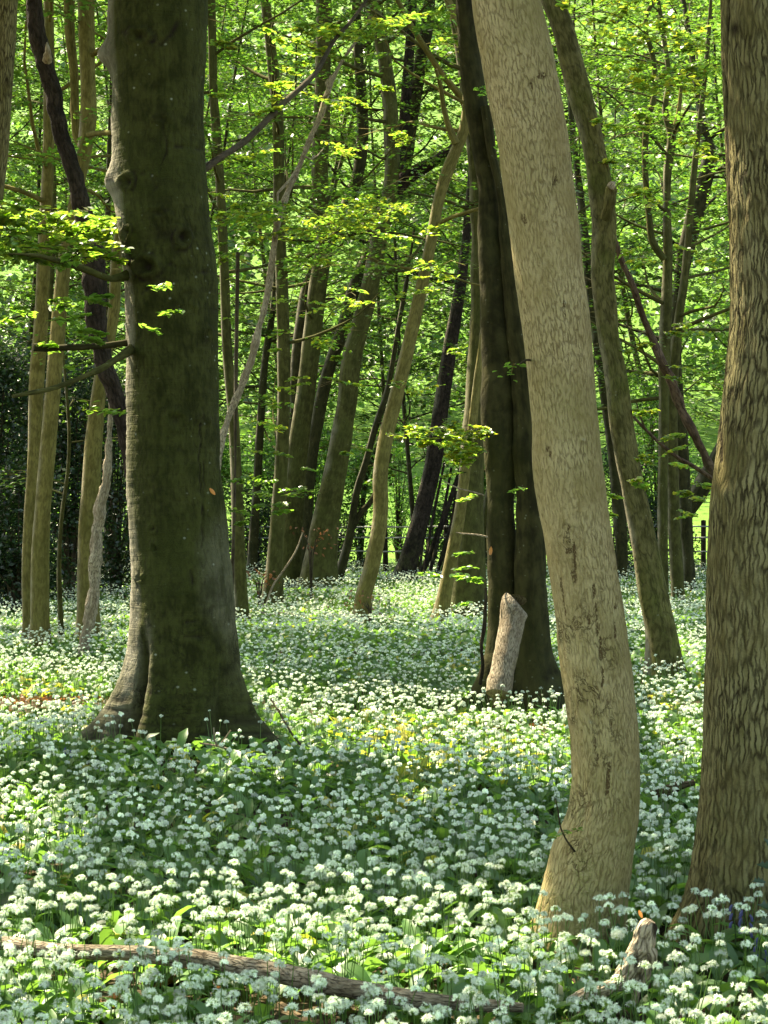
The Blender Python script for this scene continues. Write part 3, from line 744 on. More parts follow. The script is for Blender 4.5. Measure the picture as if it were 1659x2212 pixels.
# ------------------------------------------------------------------ dark twin-stemmed beech
def twin_tree():
    d = 15.5
    A = [(1003, -10, 19), (1010, 60, 20), (1018, 150, 22), (1040, 300, 23), (1054, 400, 25), (1060, 500, 28), (1066, 600, 32), (1073, 700, 36), (1078, 800, 39), (1080, 900, 39), (1082, 1000, 35), (1082, 1100, 32), (1084, 1200, 32), (1087, 1300, 33), (1087, 1400, 36), (1082, 1450, 40), (1078, 1500, 46)]
    B = [(1050, 230, 11), (1062, 320, 12), (1082, 420, 13), (1094, 520, 16), (1108, 650, 19), (1122, 760, 24), (1132, 880, 27), (1139, 1000, 29), (1143, 1100, 32), (1145, 1200, 34), (1149, 1300, 36), (1152, 1400, 38), (1158, 1450, 42), (1166, 1500, 50)]
    P, R = trunk_path(A, d, 15)
    root = thing('beech_tree', 'dark twin-stemmed beech, deep crease between its stems, with a cut log leaning on it', 'tree', (P[0][0], P[0][1], 0))
    def dp(th, t, pos, r):
        z = pos[..., 2]; f = np.exp(-np.clip(z - .02, 0, None) / .18)
        return .016 * noise3(pos * 3) + .006 * noise3(pos * 11) + r * f * (.38 + .35 * np.sin(th * 4 + 1) + .6 * np.exp(-(angd(th, 2 * pi) / .45) ** 2)), None
    mb = MB(); tube(mb, P, R, n=60, step=.04, disp=dp, seed=4); cr = MB(); wood = mb
    spray_box(cr, wood, 1010, 950, 15.2, 70, 60, 150, .055, yel=.5); spray_box(cr, wood, 940, 940, 15.1, 100, 44, 150, .055, yel=.5); spray_box(cr, wood, 985, 985, 15.1, 100, 34, 120, .055, yel=.5); spray_box(cr, wood, 990, 930, 15.0, 110, 30, 120, .055, yel=.5)
    spray_box(cr, wood, 890, 930, 15.3, 90, 20, 50, .055, yel=.4)
    spray_box(cr, wood, 1020, 1075, 15.0, 60, 44, 28, .055, yel=.3); spray_box(cr, wood, 990, 1020, 15.1, 40, 30, 20, .05)
    spray_box(cr, wood, 1115, 1058, 14.8, 36, 5, 7, .05, yel=0); spray_box(cr, wood, 1085, 330, 14.9, 40, 5, 7, .05, yel=0); spray_box(cr, wood, 1010, 180, 14.9, 90, 8, 12, .05, yel=0)
    spray_box(cr, wood, 1020, 1200, 15.2, 50, 30, 20, .055, yel=0); spray_box(cr, wood, 1010, 1240, 15.2, 90, 26, 50, .055, yel=0); spray_box(cr, wood, 940, 1246, 15.4, 80, 20, 30, .055, yel=0); spray_box(cr, wood, 1000, 1295, 15.3, 60, 16, 16, .055, yel=0)
    mb.build('trunk', M['beech_dark'], root)
    P2, R2 = trunk_path(B, d - .12, None); mb2 = MB(); tube(mb2, P2, R2, n=48, step=.05, disp=dp, seed=5); mb2.build('stem', M['beech'] if False else M['beech_dark'], root)
    bough(root, 'branch', [(1045, 1070, 2.2, 15.2), (1020, 1062, 1.8, 15.1), (990, 1055, 1.6, 15.0), (960, 1040, 1.2, 14.9)], 'dead_pale', n=5)
    bough(root, 'branch', [(1052, 1160, 2.4, 15.3), (1030, 1155, 2, 15.2), (1000, 1153, 1.8, 15.1), (985, 1150, 1.2, 15.0)], 'dead_pale', n=5)
    cr.build('crown', M['leaf'], root)
    return root
twin_tree()

# ------------------------------------------------------------------ mossy stem with a broken spur
MO = [(1188, -10, 22), (1215, 60, 23), (1238, 150, 24), (1258, 225, 25), (1278, 300, 24), (1290, 360, 24), (1297, 410, 26), (1303, 460, 26), (1303, 510, 25), (1299, 580, 24), (1304, 650, 24), (1315, 735, 24), (1325, 787, 24),
      (1337, 887, 25), (1352, 987, 26), (1371, 1087, 28), (1392, 1187, 30), (1411, 1287, 32), (1424, 1362, 34), (1434, 1440, 37), (1436, 1455, 38)]
def mossy_extra(wood, cr, root, Q, r):
    o, _ = bough(root, 'branch_stub', [(1308, 470, 15, 17.9), (1316, 440, 13, 17.82), (1319, 418, 11.5, 17.8), (1321, 404, 10, 17.78), (1323, 398, 4, 17.77)], 'mossy', n=14, step=.02, amp=.3, seed=3)
    bough(root, 'broken_tip', [(1317, 406, 8, 17.7), (1322, 399, 9, 17.7), (1326, 394, 5, 17.7)], 'dead_pale', n=10, step=.01, amp=.5, seed=4, label='pale torn tip of the broken spur')
    for (x, y, d, w, h, n) in ((1430, 1010, 17, 90, 50, 60), (1470, 1060, 17.3, 110, 40, 60), (1390, 1060, 17, 70, 50, 34), (1480, 950, 17.5, 110, 50, 60), (1470, 1110, 17.4, 90, 30, 34), (1300, 1112, 17.2, 50, 22, 22), (1400, 560, 18.5, 120, 60, 50),
                               (1400, 900, 18, 90, 60, 44), (1480, 820, 18, 110, 60, 60), (1400, 180, 17, 190, 40, 130), (1330, 260, 17.3, 100, 40, 70), (1480, 160, 17, 150, 40, 110), (1420, 90, 17, 220, 40, 160), (1330, 130, 17.2, 120, 50, 90), (1480, 60, 17, 160, 60, 120), (1290, 30, 17.4, 130, 40, 70), (1400, 10, 17, 200, 30, 90), (1290, 1060, 17.3, 60, 20, 20), (1500, 700, 18, 110, 60, 60), (1390, 760, 18, 80, 40, 40), (1380, 420, 18, 110, 40, 50), (1490, 330, 18, 120, 60, 60), (1340, 350, 18, 60, 30, 20), (1500, 560, 18, 100, 60, 50)):
        spray_box(cr, wood, x, y, d, w, h, n, .062, yel=.5)
tree('ash_tree', 'mossy leaning trunk with a broken pale spur halfway up its right side', 'tree', MO, 18.2, 'mossy', top=15, seed=14, ring=48, step=.05, crown=False, extra=mossy_extra, amp=.16)

# ------------------------------------------------------------------ edge trunk far left
tree('ash_tree', 'brown ridged trunk cut off by the top left corner', 'tree', [(12, -10, 28), (8, 100, 27), (2, 200, 25), (-5, 330, 24), (-14, 430, 23), (-30, 700, 26), (-45, 1100, 32), (-55, 1500, 40)], 15, 'furrowed', top=14, seed=15, ring=32, crown=False)

# ------------------------------------------------------------------ middle distance
T = tree
def bright_left(wood, cr, root, Q, r): pass
# left pair
T('sycamore_tree', 'straight tan trunk at far left, left stem of the touching pair', 'tree',
  [(106, -10, 10), (108, 150, 12), (106, 330, 13), (101, 450, 14), (94, 600, 15), (87, 737, 16), (82, 790, 16), (77, 887, 15.5), (75, 987, 15), (66, 1137, 15), (62, 1237, 15), (64, 1385, 16)], 22.8, 'tan', top=15, zlo=4.5, nlimb=12, seed=21)
def fork_n(wood, cr, root, Q, r):
    o, _ = bough(root, 'stem', [(192, 330, 9, 21.9), (168, 300, 9, 22), (163, 250, 9.5, 22), (160, 150, 9.5, 22), (152, 80, 11, 22), (150, -10, 12, 22)], 'tan', n=14)
T('sycamore_tree', 'tan trunk in front of its neighbour at far left, forking into two stems above', 'tree',
  [(186, -10, 18), (188, 100, 17), (191, 180, 16), (192, 245, 18), (184, 320, 16), (172, 390, 14), (155, 480, 14), (140, 570, 15), (122, 767, 17), (116, 837, 17), (105, 962, 17.5), (92, 1112, 18), (87, 1237, 20), (87, 1400, 21)], 21.8, 'tan', top=15, zlo=4.8, nlimb=12, seed=22, extra=fork_n)
T('sycamore_tree', 'tan trunk left of the big beech with a rotten snag in front of its foot', 'tree',
  [(262, 480, 11), (252, 560, 12), (245, 680, 13), (225, 780, 14), (214, 850, 16), (205, 937, 18), (198, 1037, 20), (190, 1187, 22), (192, 1380, 25)], 23.0, 'tan', top=9, zlo=5, nlimb=6, seed=23)
T('beech_tree', 'slim grey-green stem standing just right of the big beech', 'tree',
  [(455, -10, 9), (459, 100, 9), (461, 200, 9.5), (468, 300, 10), (475, 400, 10), (480, 500, 10.5), (485, 600, 10.5), (491, 762, 11), (503, 887, 12), (511, 1037, 13), (516, 1187, 14), (524, 1345, 17)], 26.5, 'beech', top=15, zlo=3.6, nlimb=14, seed=24, reach=2.2)
T('beech_tree', 'slender upright beech with dark mossy foot, left of the close group of three', 'tree',
  [(572, -10, 10), (582, 75, 11), (590, 150, 12), (600, 250, 12), (602, 330, 12.5), (603, 450, 12.5), (608, 600, 13), (612, 760, 14), (612, 887, 14), (605, 1037, 14.5), (595, 1187, 17), (588, 1300, 22)], 31, 'beech', top=16, zlo=4, nlimb=16, seed=25)
T('beech_tree', 'middle trunk of the close group of three, swelling towards its dark foot', 'tree',
  [(700, -10, 17), (700, 100, 17), (697, 250, 18), (692, 350, 18), (695, 450, 18), (703, 520, 18), (688, 610, 19), (670, 767, 20), (655, 887, 21), (641, 987, 22), (633, 1090, 24), (625, 1187, 27), (622, 1265, 32)], 38, 'beech', top=17, zlo=4.5, nlimb=18, seed=26)
def fork_b(wood, cr, root, Q, r):
    bough(root, 'branch', [(838, 450, 14, 38), (848, 425, 17, 37.9), (870, 392, 17, 37.8), (905, 368, 15, 37.6), (940, 348, 12, 37.4), (975, 322, 9, 37), (1010, 290, 6, 36.8)], 'dead_dark', n=12, step=.2, label='thick blackish branch rising to the right')
T('beech_tree', 'stout leaning beech with a blackish side branch, widest foot of the close group', 'tree',
  [(795, -10, 14), (820, 70, 15), (838, 180, 16), (847, 300, 17), (846, 400, 17), (836, 450, 18), (820, 520, 18), (800, 620, 19), (780, 700, 20), (762, 767, 21), (747, 887, 22), (730, 987, 24), (712, 1080, 27), (697, 1160, 32), (687, 1262, 42)], 37.5, 'beech', top=17, zlo=5, nlimb=18, seed=27, extra=fork_b)
T('beech_tree', 'thin curving stem seen between the two stouter leaning beeches', 'tree',
  [(768, -10, 9), (773, 100, 10), (779, 200, 12), (783, 300, 13), (772, 380, 13), (740, 465, 13), (705, 540, 12), (668, 610, 13), (652, 700, 14), (644, 767, 14), (635, 937, 13), (622, 1050, 12), (610, 1250, 15)], 41, 'beech_dark', top=16, zlo=6, nlimb=14, seed=28)
def fork_f(wood, cr, root, Q, r):
    bough(root, 'stem', [(862, 395, 11, 42.5), (870, 300, 12, 42.5), (878, 200, 12, 42.5), (886, 90, 11, 42.5), (892, -10, 10, 42.5)], 'dead_dark', n=10, step=.3)
T('beech_tree', 'blackish forked stem behind the stout leaning beech', 'tree',
  [(928, -10, 13), (922, 60, 14), (905, 150, 14), (886, 270, 15), (868, 380, 15), (845, 450, 14), (800, 545, 14), (766, 620, 14), (738, 720, 14), (710, 800, 14), (690, 887, 14), (672, 1000, 14), (655, 1240, 16)], 43, 'beech_dark', top=17, zlo=6, nlimb=14, seed=29, extra=fork_f)
def curve_extra(wood, cr, root, Q, r):
    bough(root, 'branch', [(985, 310, 9, 26.4), (968, 260, 6, 26.3), (955, 225, 5.5, 26.2), (948, 190, 5, 26.1), (940, 150, 4, 26)], 'tan', n=8, jitter=.05)
T('beech_tree', 'winding yellowish trunk with a bend above its foot, alone in the middle', 'tree',
  [(962, -10, 7), (990, 60, 8), (1004, 150, 9), (1008, 220, 10), (1000, 285, 12), (982, 330, 13), (966, 370, 13), (950, 420, 12), (935, 500, 12.5), (915, 600, 13), (895, 690, 14), (875, 780, 15), (850, 880, 16), (833, 950, 16.5), (822, 1030, 16), (823, 1090, 15.5), (818, 1150, 16), (802, 1230, 17), (786, 1290, 18), (783, 1340, 19)],
  26.5, 'tan', top=13, zlo=4.5, nlimb=9, seed=30, reach=2.0, extra=curve_extra)
def behind_twin(wood, cr, root, Q, r):
    bough(root, 'branch', [(1040, 330, 9, 27.5), (1020, 275, 9, 27.4), (995, 215, 8, 27.2), (960, 165, 7, 27), (928, 112, 6.5, 26.8), (880, 45, 6, 26.6), (850, -10, 5, 26.5)], 'tan', n=9, jitter=.04)
T('beech_tree', 'pale-edged beech half hidden behind the dark twin-stemmed one', 'tree',
  [(975, -10, 16), (993, 60, 18), (1008, 150, 20), (1020, 250, 21), (1032, 350, 21), (1038, 500, 22), (1037, 700, 23), (1028, 850, 24), (1020, 1000, 27), (1014, 1100, 31), (1012, 1200, 36), (1010, 1335, 48)], 28, 'beech', top=16, zlo=4.5, nlimb=15, seed=31, extra=behind_twin)
T('beech_tree', 'thin tan stem leaning right at the foot of the pale-edged beech', 'tree',
  [(1040, 750, 8), (1030, 830, 9), (1018, 930, 10), (1005, 1010, 11), (993, 1107, 13), (980, 1180, 14), (966, 1250, 14.5), (952, 1325, 16)], 27, 'tan', top=8, zlo=4.5, nlimb=5, seed=32)
T('beech_tree', 'blackish leaning trunk left of the leaning bundle of thin poles', 'tree',
  [(1005, 540, 10), (995, 620, 12), (985, 680, 13), (970, 767, 16), (952, 887, 17), (932, 1017, 18), (903, 1137, 19), (868, 1255, 24)], 42, 'dead_dark', top=13, zlo=6, nlimb=10, seed=33)
T('beech_sapling', 'thin curved dark sapling between the stout beech and the winding trunk', 'sapling',
  [(880, 600, 4), (862, 700, 5), (835, 850, 6), (812, 920, 7), (790, 1000, 7.5), (771, 1062, 8), (755, 1160, 9), (735, 1235, 11)], 39, 'beech_dark', top=7, zlo=3.2, nlimb=7, seed=34, reach=1.6,
  extra=lambda w, c, root, Q, r: bough(root, 'branch', [(757, 1150, 7, 39), (778, 1110, 7, 39), (800, 1085, 6, 39), (822, 1040, 5, 39), (845, 980, 4, 39)], 'beech_dark', n=7))
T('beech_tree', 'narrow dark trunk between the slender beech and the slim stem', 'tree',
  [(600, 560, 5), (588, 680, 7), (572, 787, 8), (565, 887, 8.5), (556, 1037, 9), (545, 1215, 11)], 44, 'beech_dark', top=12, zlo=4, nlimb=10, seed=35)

# right group
def wiggle(wood, cr, root, Q, r):
    bough(root, 'stem', [(1434, 560, 8, 30.9), (1410, 520, 8, 30.8), (1400, 460, 7, 30.8), (1395, 350, 7, 30.8), (1396, 275, 7, 30.8), (1413, 200, 6, 30.8), (1410, 125, 6, 30.8), (1394, 65, 5, 30.8), (1398, 28, 5, 30.8), (1424, -8, 4, 30.8)], 'beech', n=9, jitter=.02)
    bough(root, 'branch', [(1450, 300, 8, 31), (1462, 260, 6, 31), (1470, 200, 4, 31), (1474, 140, 3, 31)], 'tan', n=7)
T('beech_tree', 'crooked thin tree with two wriggling stems right of the mossy trunk', 'tree',
  [(1434, 90, 5), (1444, 175, 6), (1436, 240, 7), (1450, 295, 10), (1442, 360, 9), (1440, 450, 9), (1442, 550, 10), (1440, 640, 12), (1436, 737, 13), (1434, 900, 11), (1432, 1087, 11), (1432, 1290, 13)], 31, 'beech', top=12.5, zlo=3.2, nlimb=18, seed=36, reach=2.6, extra=wiggle)
T('beech_tree', 'straight dark green trunk just right of the wriggling stems', 'tree',
  [(1478, 600, 9), (1464, 700, 10), (1454, 800, 12), (1450, 887, 13), (1454, 1087, 14), (1462, 1230, 15), (1467, 1320, 18)], 31.5, 'beech', top=12, zlo=3.2, nlimb=16, seed=37, reach=2.8)
T('beech_tree', 'dark ivy-mottled trunk leaning right, beyond the fallen brown pole', 'tree',
  [(1512, 230, 8), (1520, 280, 9), (1532, 335, 16), (1520, 400, 17), (1502, 460, 19), (1484, 530, 18), (1470, 600, 15), (1455, 740, 15), (1470, 950, 15), (1483, 1150, 13), (1488, 1260, 14)], 37, 'beech_dark', top=14, zlo=3.2, nlimb=20, seed=38)
T('beech_tree', 'dark trunk showing in the gap between pale leaning trunk and mossy trunk', 'tree',
  [(1300, 800, 12), (1315, 900, 13), (1330, 1010, 15), (1338, 1120, 15), (1343, 1200, 13), (1341, 1270, 14)], 40, 'beech_dark', top=14, zlo=5, nlimb=12, seed=39)
T('beech_tree', 'thick dark stem branching low, right behind the furrowed trunk', 'tree',
  [(1620, 840, 12), (1580, 930, 16), (1545, 1000, 18), (1505, 1070, 20), (1478, 1120, 16), (1470, 1180, 13), (1476, 1260, 14)], 41, 'beech_dark', top=12, zlo=4, nlimb=14, seed=40)
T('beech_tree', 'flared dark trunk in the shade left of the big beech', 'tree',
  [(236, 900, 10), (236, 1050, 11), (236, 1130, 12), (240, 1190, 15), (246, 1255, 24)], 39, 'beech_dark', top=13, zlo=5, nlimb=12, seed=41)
T('beech_sapling', 'thread-thin sapling beside the far-left pair of tan trunks', 'sapling',
  [(138, 780, 3), (145, 862, 3.5), (150, 937, 4), (147, 1017, 4), (134, 1112, 4.5), (128, 1212, 5), (132, 1365, 6)], 23.3, 'beech', top=5, zlo=1.4, nlimb=7, seed=42, reach=1.0, nleaf=30, size=.06, ring=8, six=True)
# leafy young beeches standing in the clearing: low layered sprays
def sap_extra_a(wood, cr, root, Q, r):
    for (x, y, d, w, h, n) in ((540, 1040, 19.8, 130, 30, 60), (600, 1070, 19.8, 140, 30, 70), (560, 1095, 19.8, 110, 24, 50), (525, 1135, 19.7, 70, 14, 30), (620, 1100, 19.6, 100, 14, 30), (660, 1010, 19.8, 60, 20, 20)):
        spray_box(cr, wood, x, y, d, w, h, n, .062, yel=.15)
T('beech_sapling', 'young leafy beech spreading flat sprays just right of the big beech', 'sapling',
  [(508, 1000, 2.5), (506, 1100, 3.5), (503, 1200, 4), (500, 1300, 5), (500, 1370, 6)], 20.5, 'twig', top=4.2, crown=False, seed=43, ring=8, extra=sap_extra_a)
def sap_extra_b(wood, cr, root, Q, r):
    for (x, y, d, w, h, n) in ((600, 455, 19.5, 160, 30, 120), (760, 480, 19.5, 180, 30, 140), (860, 450, 19.6, 160, 26, 110), (500, 440, 19.4, 80, 40, 60), (560, 470, 20, 190, 44, 170), (700, 470, 20.3, 220, 40, 220), (820, 465, 20.5, 170, 36, 150), (660, 500, 20, 220, 30, 150), (900, 500, 21, 140, 30, 70), (520, 520, 20, 90, 40, 50), (760, 440, 20.5, 90, 20, 50),
                               (560, 760, 20, 90, 24, 30), (520, 880, 20, 70, 24, 26), (700, 560, 20, 110, 24, 50), (800, 640, 22, 130, 40, 60), (650, 650, 22, 200, 30, 90), (560, 700, 22, 130, 30, 50), (700, 740, 21, 130, 20, 40), (760, 760, 22, 60, 30, 20), (760, 820, 20, 90, 24, 40), (760, 700, 21, 60, 20, 20), (560, 900, 22, 120, 50, 60), (760, 960, 21, 70, 44, 40), (920, 640, 23, 110, 40, 50), (500, 620, 21, 90, 40, 40),
                               (760, 60, 19, 180, 40, 130), (880, 40, 19, 170, 50, 130), (960, 90, 19, 120, 40, 80), (700, 110, 19, 110, 40, 70), (720, 230, 20, 130, 40, 60), (820, 190, 20, 60, 20, 26), (640, 40, 19, 140, 60, 80), (600, 130, 20, 120, 40, 60), (560, 330, 21, 140, 40, 60), (760, 330, 21, 160, 30, 60), (900, 300, 21, 120, 30, 50), (540, 570, 21, 110, 30, 50), (880, 560, 22, 120, 40, 60), (620, 830, 21, 120, 30, 50), (560, 980, 21, 90, 30, 40), (900, 840, 22, 120, 30, 50), (960, 760, 22, 90, 30, 40), (960, 600, 20, 110, 40, 50)):
        spray_box(cr, wood, x, y, d, w, h, n, .062, yel=.45)
T('beech_tree', 'young beech hidden behind the big trunk, its bright flat sprays reaching across the middle', 'tree',
  [(425, 100, 8), (420, 300, 9), (412, 470, 10), (405, 640, 10), (400, 800, 11), (396, 960, 12), (394, 1100, 13), (392, 1400, 15)], 20, 'beech_dark', top=11, crown=False, seed=44, ring=10, extra=sap_extra_b)
# ------------------------------------------------------------------ trees at the far edge of the wood, beyond the named trunks
rr = np.random.default_rng(99)
FAR_LABEL = 'leafy beech in the green backdrop at the far edge of the wood'
spots = []
for row, (d0, n) in enumerate(((46, 11), (53, 13), (60, 11))):
    for k in range(n):
        x = (-1.15 + 2.3 * (k + .5 + rr.uniform(-.35, .35)) / n) * .193 * d0 * 1.35
        spots.append((x, d0 + rr.uniform(-2.5, 2.5)))
def xwin(x, d): return CX + x / d * F
for j, (x, d) in enumerate(spots):
    px = xwin(x, d)
    if (1440 < px < 1600 or 730 < px < 960) and d < 70:
        if rr.random() < .2: continue
    hw = rr.uniform(.05, .12) / d * F
    lean = rr.uniform(-70, 70); bend = rr.uniform(-22, 22)
    yb = HY + CAMZ / d * F
    tree('beech_tree', FAR_LABEL, 'tree', [(px + lean, yb - 420, hw * .75), (px + lean * .75 + bend, yb - 310, hw * .8), (px + lean * .4 - bend * .4, yb - 180, hw * .88), (px, yb, hw)], d, 'beech_dark' if j % 2 else 'beech', top=17 + rr.uniform(0, 4),
         zlo=2.0 if not (1400 < px < 1640 or 760 < px < 900) else 3.6, nlimb=26, reach=4.4, nleaf=80, size=.12, seed=200 + j, ring=9, step=.6, group='trees at the far edge of the wood', per=6, yel=.2, leafm='leaf_shade' if j % 5 in (0, 2) else 'leaf')

# evergreen understorey behind the left pair; bushes low along the back darkened for shade
def bush(name, label, x, y0, y1, w, d, n, mat='leaf_dark', size=.07, seed=0, group=None, clump=26):
    r2 = np.random.default_rng(seed)
    base = W(x, HY + CAMZ / d * F, d); H = (y1 - y0) / F * d; ww = w / F * d
    root = thing(name, label, 'shrub', (base[0], base[1], 0), group)
    wood = MB(); cr = MB()
    C = []
    for k in range(clump):
        t = r2.random() ** .8; a = r2.uniform(0, 2 * pi)
        rad = ww * .5 * (1.0 - .55 * t) * r2.uniform(.3, 1)
        e = np.array([base[0] + cos(a) * rad, base[1] + sin(a) * rad * .8, .15 + t * H])
        mid = np.array([base[0] + cos(a) * rad * .3, base[1] + sin(a) * rad * .3, e[2] * .5])
        tube(wood, [np.array([base[0] + cos(a) * .06, base[1] + sin(a) * .06, -.1]), mid, e], [.02, .013, .004], n=5, step=.4, cap=False)
        C.append(e)
    C = np.array(C)
    m = n; c = C[r2.integers(0, clump, m)]
    sg = np.array([ww * .13, ww * .13, H * .07])
    Pp = c + np.clip(r2.normal(0, 1, (m, 3)), -2, 2) * sg; Pp[:, 2] = np.abs(Pp[:, 2] - .02) + .02
    A = unit(r2.normal(0, 1, (m, 3)) * [1, 1, .5]); N = unit(r2.normal(0, .6, (m, 3)) + [0, 0, .7])
    add_leaves(cr, Pp, A, N, size * (.7 + .6 * r2.random(m)), width=.5, yel=.0, cull=False)
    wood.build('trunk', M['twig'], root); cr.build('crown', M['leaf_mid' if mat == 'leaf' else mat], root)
HL = ['tall dark holly behind the straight far-left tan trunk', 'dark holly seen between the far-left tan pair and the left edge', 'dense dark holly behind the tan pair, rising to the dead black stem', 'dark holly filling the shade between tan pair and big beech',
      'low dark holly around the thread-thin sapling', 'dark holly cut off by the left edge of the picture']
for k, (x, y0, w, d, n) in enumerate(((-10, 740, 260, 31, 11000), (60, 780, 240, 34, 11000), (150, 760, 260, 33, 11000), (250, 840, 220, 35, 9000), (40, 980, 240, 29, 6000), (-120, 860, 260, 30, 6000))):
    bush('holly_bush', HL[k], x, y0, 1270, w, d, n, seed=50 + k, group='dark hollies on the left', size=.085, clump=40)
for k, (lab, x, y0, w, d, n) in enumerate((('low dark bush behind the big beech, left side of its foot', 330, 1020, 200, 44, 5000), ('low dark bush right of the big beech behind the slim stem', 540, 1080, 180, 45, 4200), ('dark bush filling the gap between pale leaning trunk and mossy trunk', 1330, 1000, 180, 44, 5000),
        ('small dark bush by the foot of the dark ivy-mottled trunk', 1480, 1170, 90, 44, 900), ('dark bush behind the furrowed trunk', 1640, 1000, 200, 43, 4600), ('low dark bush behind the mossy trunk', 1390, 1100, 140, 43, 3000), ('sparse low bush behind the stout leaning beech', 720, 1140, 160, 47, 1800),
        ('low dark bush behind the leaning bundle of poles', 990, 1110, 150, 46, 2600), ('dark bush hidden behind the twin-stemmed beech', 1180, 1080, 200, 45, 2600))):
    bush('shrub', lab, x, y0, 1250, w, d, n, seed=70 + k, group='low bushes at the back')  # dark leaf colour stands in for shade behind the trunks
for k, (lab, x, y0, w, d, n, mt) in enumerate((('green leafy bush behind the slender dark-footed beech', 590, 1000, 200, 50, 5000, 'leaf'), ('green leafy bush right of the stout leaning beech', 780, 1010, 130, 52, 2600, 'leaf'), ('thin green bush beyond the blackish leaning trunk', 930, 1060, 150, 52, 2600, 'leaf'),
        ('green bush between the group of three and the big beech', 460, 980, 200, 51, 4500, 'leaf'), ('green bush right of the wriggling stems', 1420, 860, 180, 50, 6000, 'leaf'), ('green bush beyond the left hollies', 200, 980, 300, 50, 5500, 'leaf'), ('green bush at the far left beyond the hollies', -60, 980, 300, 51, 5000, 'leaf'),
        ('green leafy bush behind the pale-edged beech', 1060, 980, 170, 51, 4000, 'leaf'), ('green bush beyond the furrowed trunk', 1610, 960, 130, 50, 4500, 'leaf'), ('green bush behind the middle trunk of the group of three', 680, 960, 150, 53, 3600, 'leaf'), ('green bush behind the winding trunk', 860, 960, 120, 56, 1800, 'leaf'))):
    bush('shrub', lab, x, y0, 1245, w, d, n, mat=mt, size=.11, seed=170 + k, group='green bushes along the field edge', clump=34)

# far bank of woodland beyond the field: reads as one mass
fw = MB()
n = 90000
x = rr.uniform(-34, 34, n); y = rr.uniform(92, 135, n)
cl = rr.integers(0, 260, n); ccx = rr.uniform(-36, 36, 260); ccy = rr.uniform(95, 130, 260); ccz = rr.uniform(0, 1, 260)
top = 19 + (ccy[cl] - 90) * .42
P = np.stack([ccx[cl], ccy[cl], 0 * x], 1) + rr.normal(0, 1, (n, 3)) * [2.2, 2.2, 0]
P[:, 2] = np.clip((P[:, 1] - 66) / 60, 0, None) ** 1.5 * 9 + ccz[cl] * top + rr.normal(0, 1.2, n) + .5
P[:, 2] = np.maximum(P[:, 2], np.clip((P[:, 1] - 66) / 60, 0, None) ** 1.5 * 9 + .2)
add_leaves(fw, P, unit(rr.normal(0, 1, (n, 3))), unit(rr.normal(0, .5, (n, 3)) + [0, -.3, .7]), (.46 * (.6 + .8 * rr.random(n))), width=.8, yel=.15, cull=False)
tag(fw.build('far_woodland', M['leaf_mid']), 'pale sunlit woodland bank beyond the field, one far mass of leaves', 'woodland', kind='stuff')

# ------------------------------------------------------------------ unseen leaf roof added to shade the floor, shared out as crowns
def roof():
    owners = [(o, W(x, 0, d)) for (o, x, d) in ((big_beech, 342, 12.4),)]
    cr = MB(); wood = MB()
    # ground to be shaded -> point of the roof that shades it
    n = 6600
    gy = rr.uniform(3.5, 42, n); gx = rr.uniform(-1, 1, n) * (.2 * gy + 2.0)
    hmin = (2.3 + .275 * gy) * 1.25
    h = np.maximum(hmin, 6.5) + rr.uniform(0, 2.6, n)
    O = np.stack([gx + S[0] / S[2] * h, gy + S[1] / S[2] * h, h], 1)
    # more added roof overhead and behind the viewer, dimming the sky
    m = 900
    O2 = np.stack([rr.uniform(-12, 12, m), rr.uniform(-12, 5, m), rr.uniform(7, 11, m)], 1)
    O = np.concatenate([O, O2]); n += m
    az = rr.uniform(0, 2 * pi, n); D = np.stack([np.cos(az), np.sin(az), 0 * az], 1)
    return O, D
roof_O, roof_D = roof()
def roof_crowns():
    """share the added roof sprays between the nearest standing trees and join each to its trunk with limbs"""
    roots = [o for o in scene.objects if o.parent is None and o.type == 'EMPTY' and o.get('category') == 'tree' and 5 < o.location.y < 40]
    tops = []
    for o in roots:
        tr = [c for c in o.children if c.name.startswith('trunk')][0]
        co = np.empty(len(tr.data.vertices) * 3, np.float32); tr.data.vertices.foreach_get('co', co); co = co.reshape(-1, 3)
        z = co[:, 2]; hi = z.max()
        sel = co[z > hi - .5].mean(0) + np.array(o.location)
        mid = co[abs(z - hi * .72) < .3]
        if not len(mid): mid = co[z > hi - .5]
        tops.append((mid.mean(0) + np.array(o.location)))
    tops = np.array(tops)
    dd = np.linalg.norm(roof_O[:, None, :2] - tops[None, :, :2], axis=2)
    who = dd.argmin(1)
    for k, o in enumerate(roots):
        sel = np.where(who == k)[0]
        if not len(sel): continue
        wood = MB(); cr = MB()
        Oo = roof_O[sel]
        # limbs: one to about every fourteenth spray
        for s in range(0, len(Oo), 14):
            q = Oo[s]
            a = tops[k].copy()
            if a[2] < 2.4 + .26 * a[1] or q[2] < 2.2 + .26 * q[1]: continue
            if np.linalg.norm(q - a) > 14: continue
            yy = q[1]; 
            mid = (a + q) / 2 + [0, 0, .4]
            ts = np.linspace(0, 1, 24)[:, None]; lp = np.where(ts < .5, a + (mid - a) * ts * 2, mid + (q - mid) * (ts * 2 - 1))
            if blocked_gap(lp).any(): continue
            tube(wood, [a, mid, q], [.05, .03, .012], n=5, step=1.0, cap=False)
        sprays(cr, Oo, roof_D[sel], rr.uniform(1.1, 1.9, len(sel)), 34, .15, yel=.2)
        wood.build('branches', M['beech_dark'], o)  # limbs carrying the added shade roof
        cr.build('shade_crown', M['leaf_mid'], o)
roof_crowns()
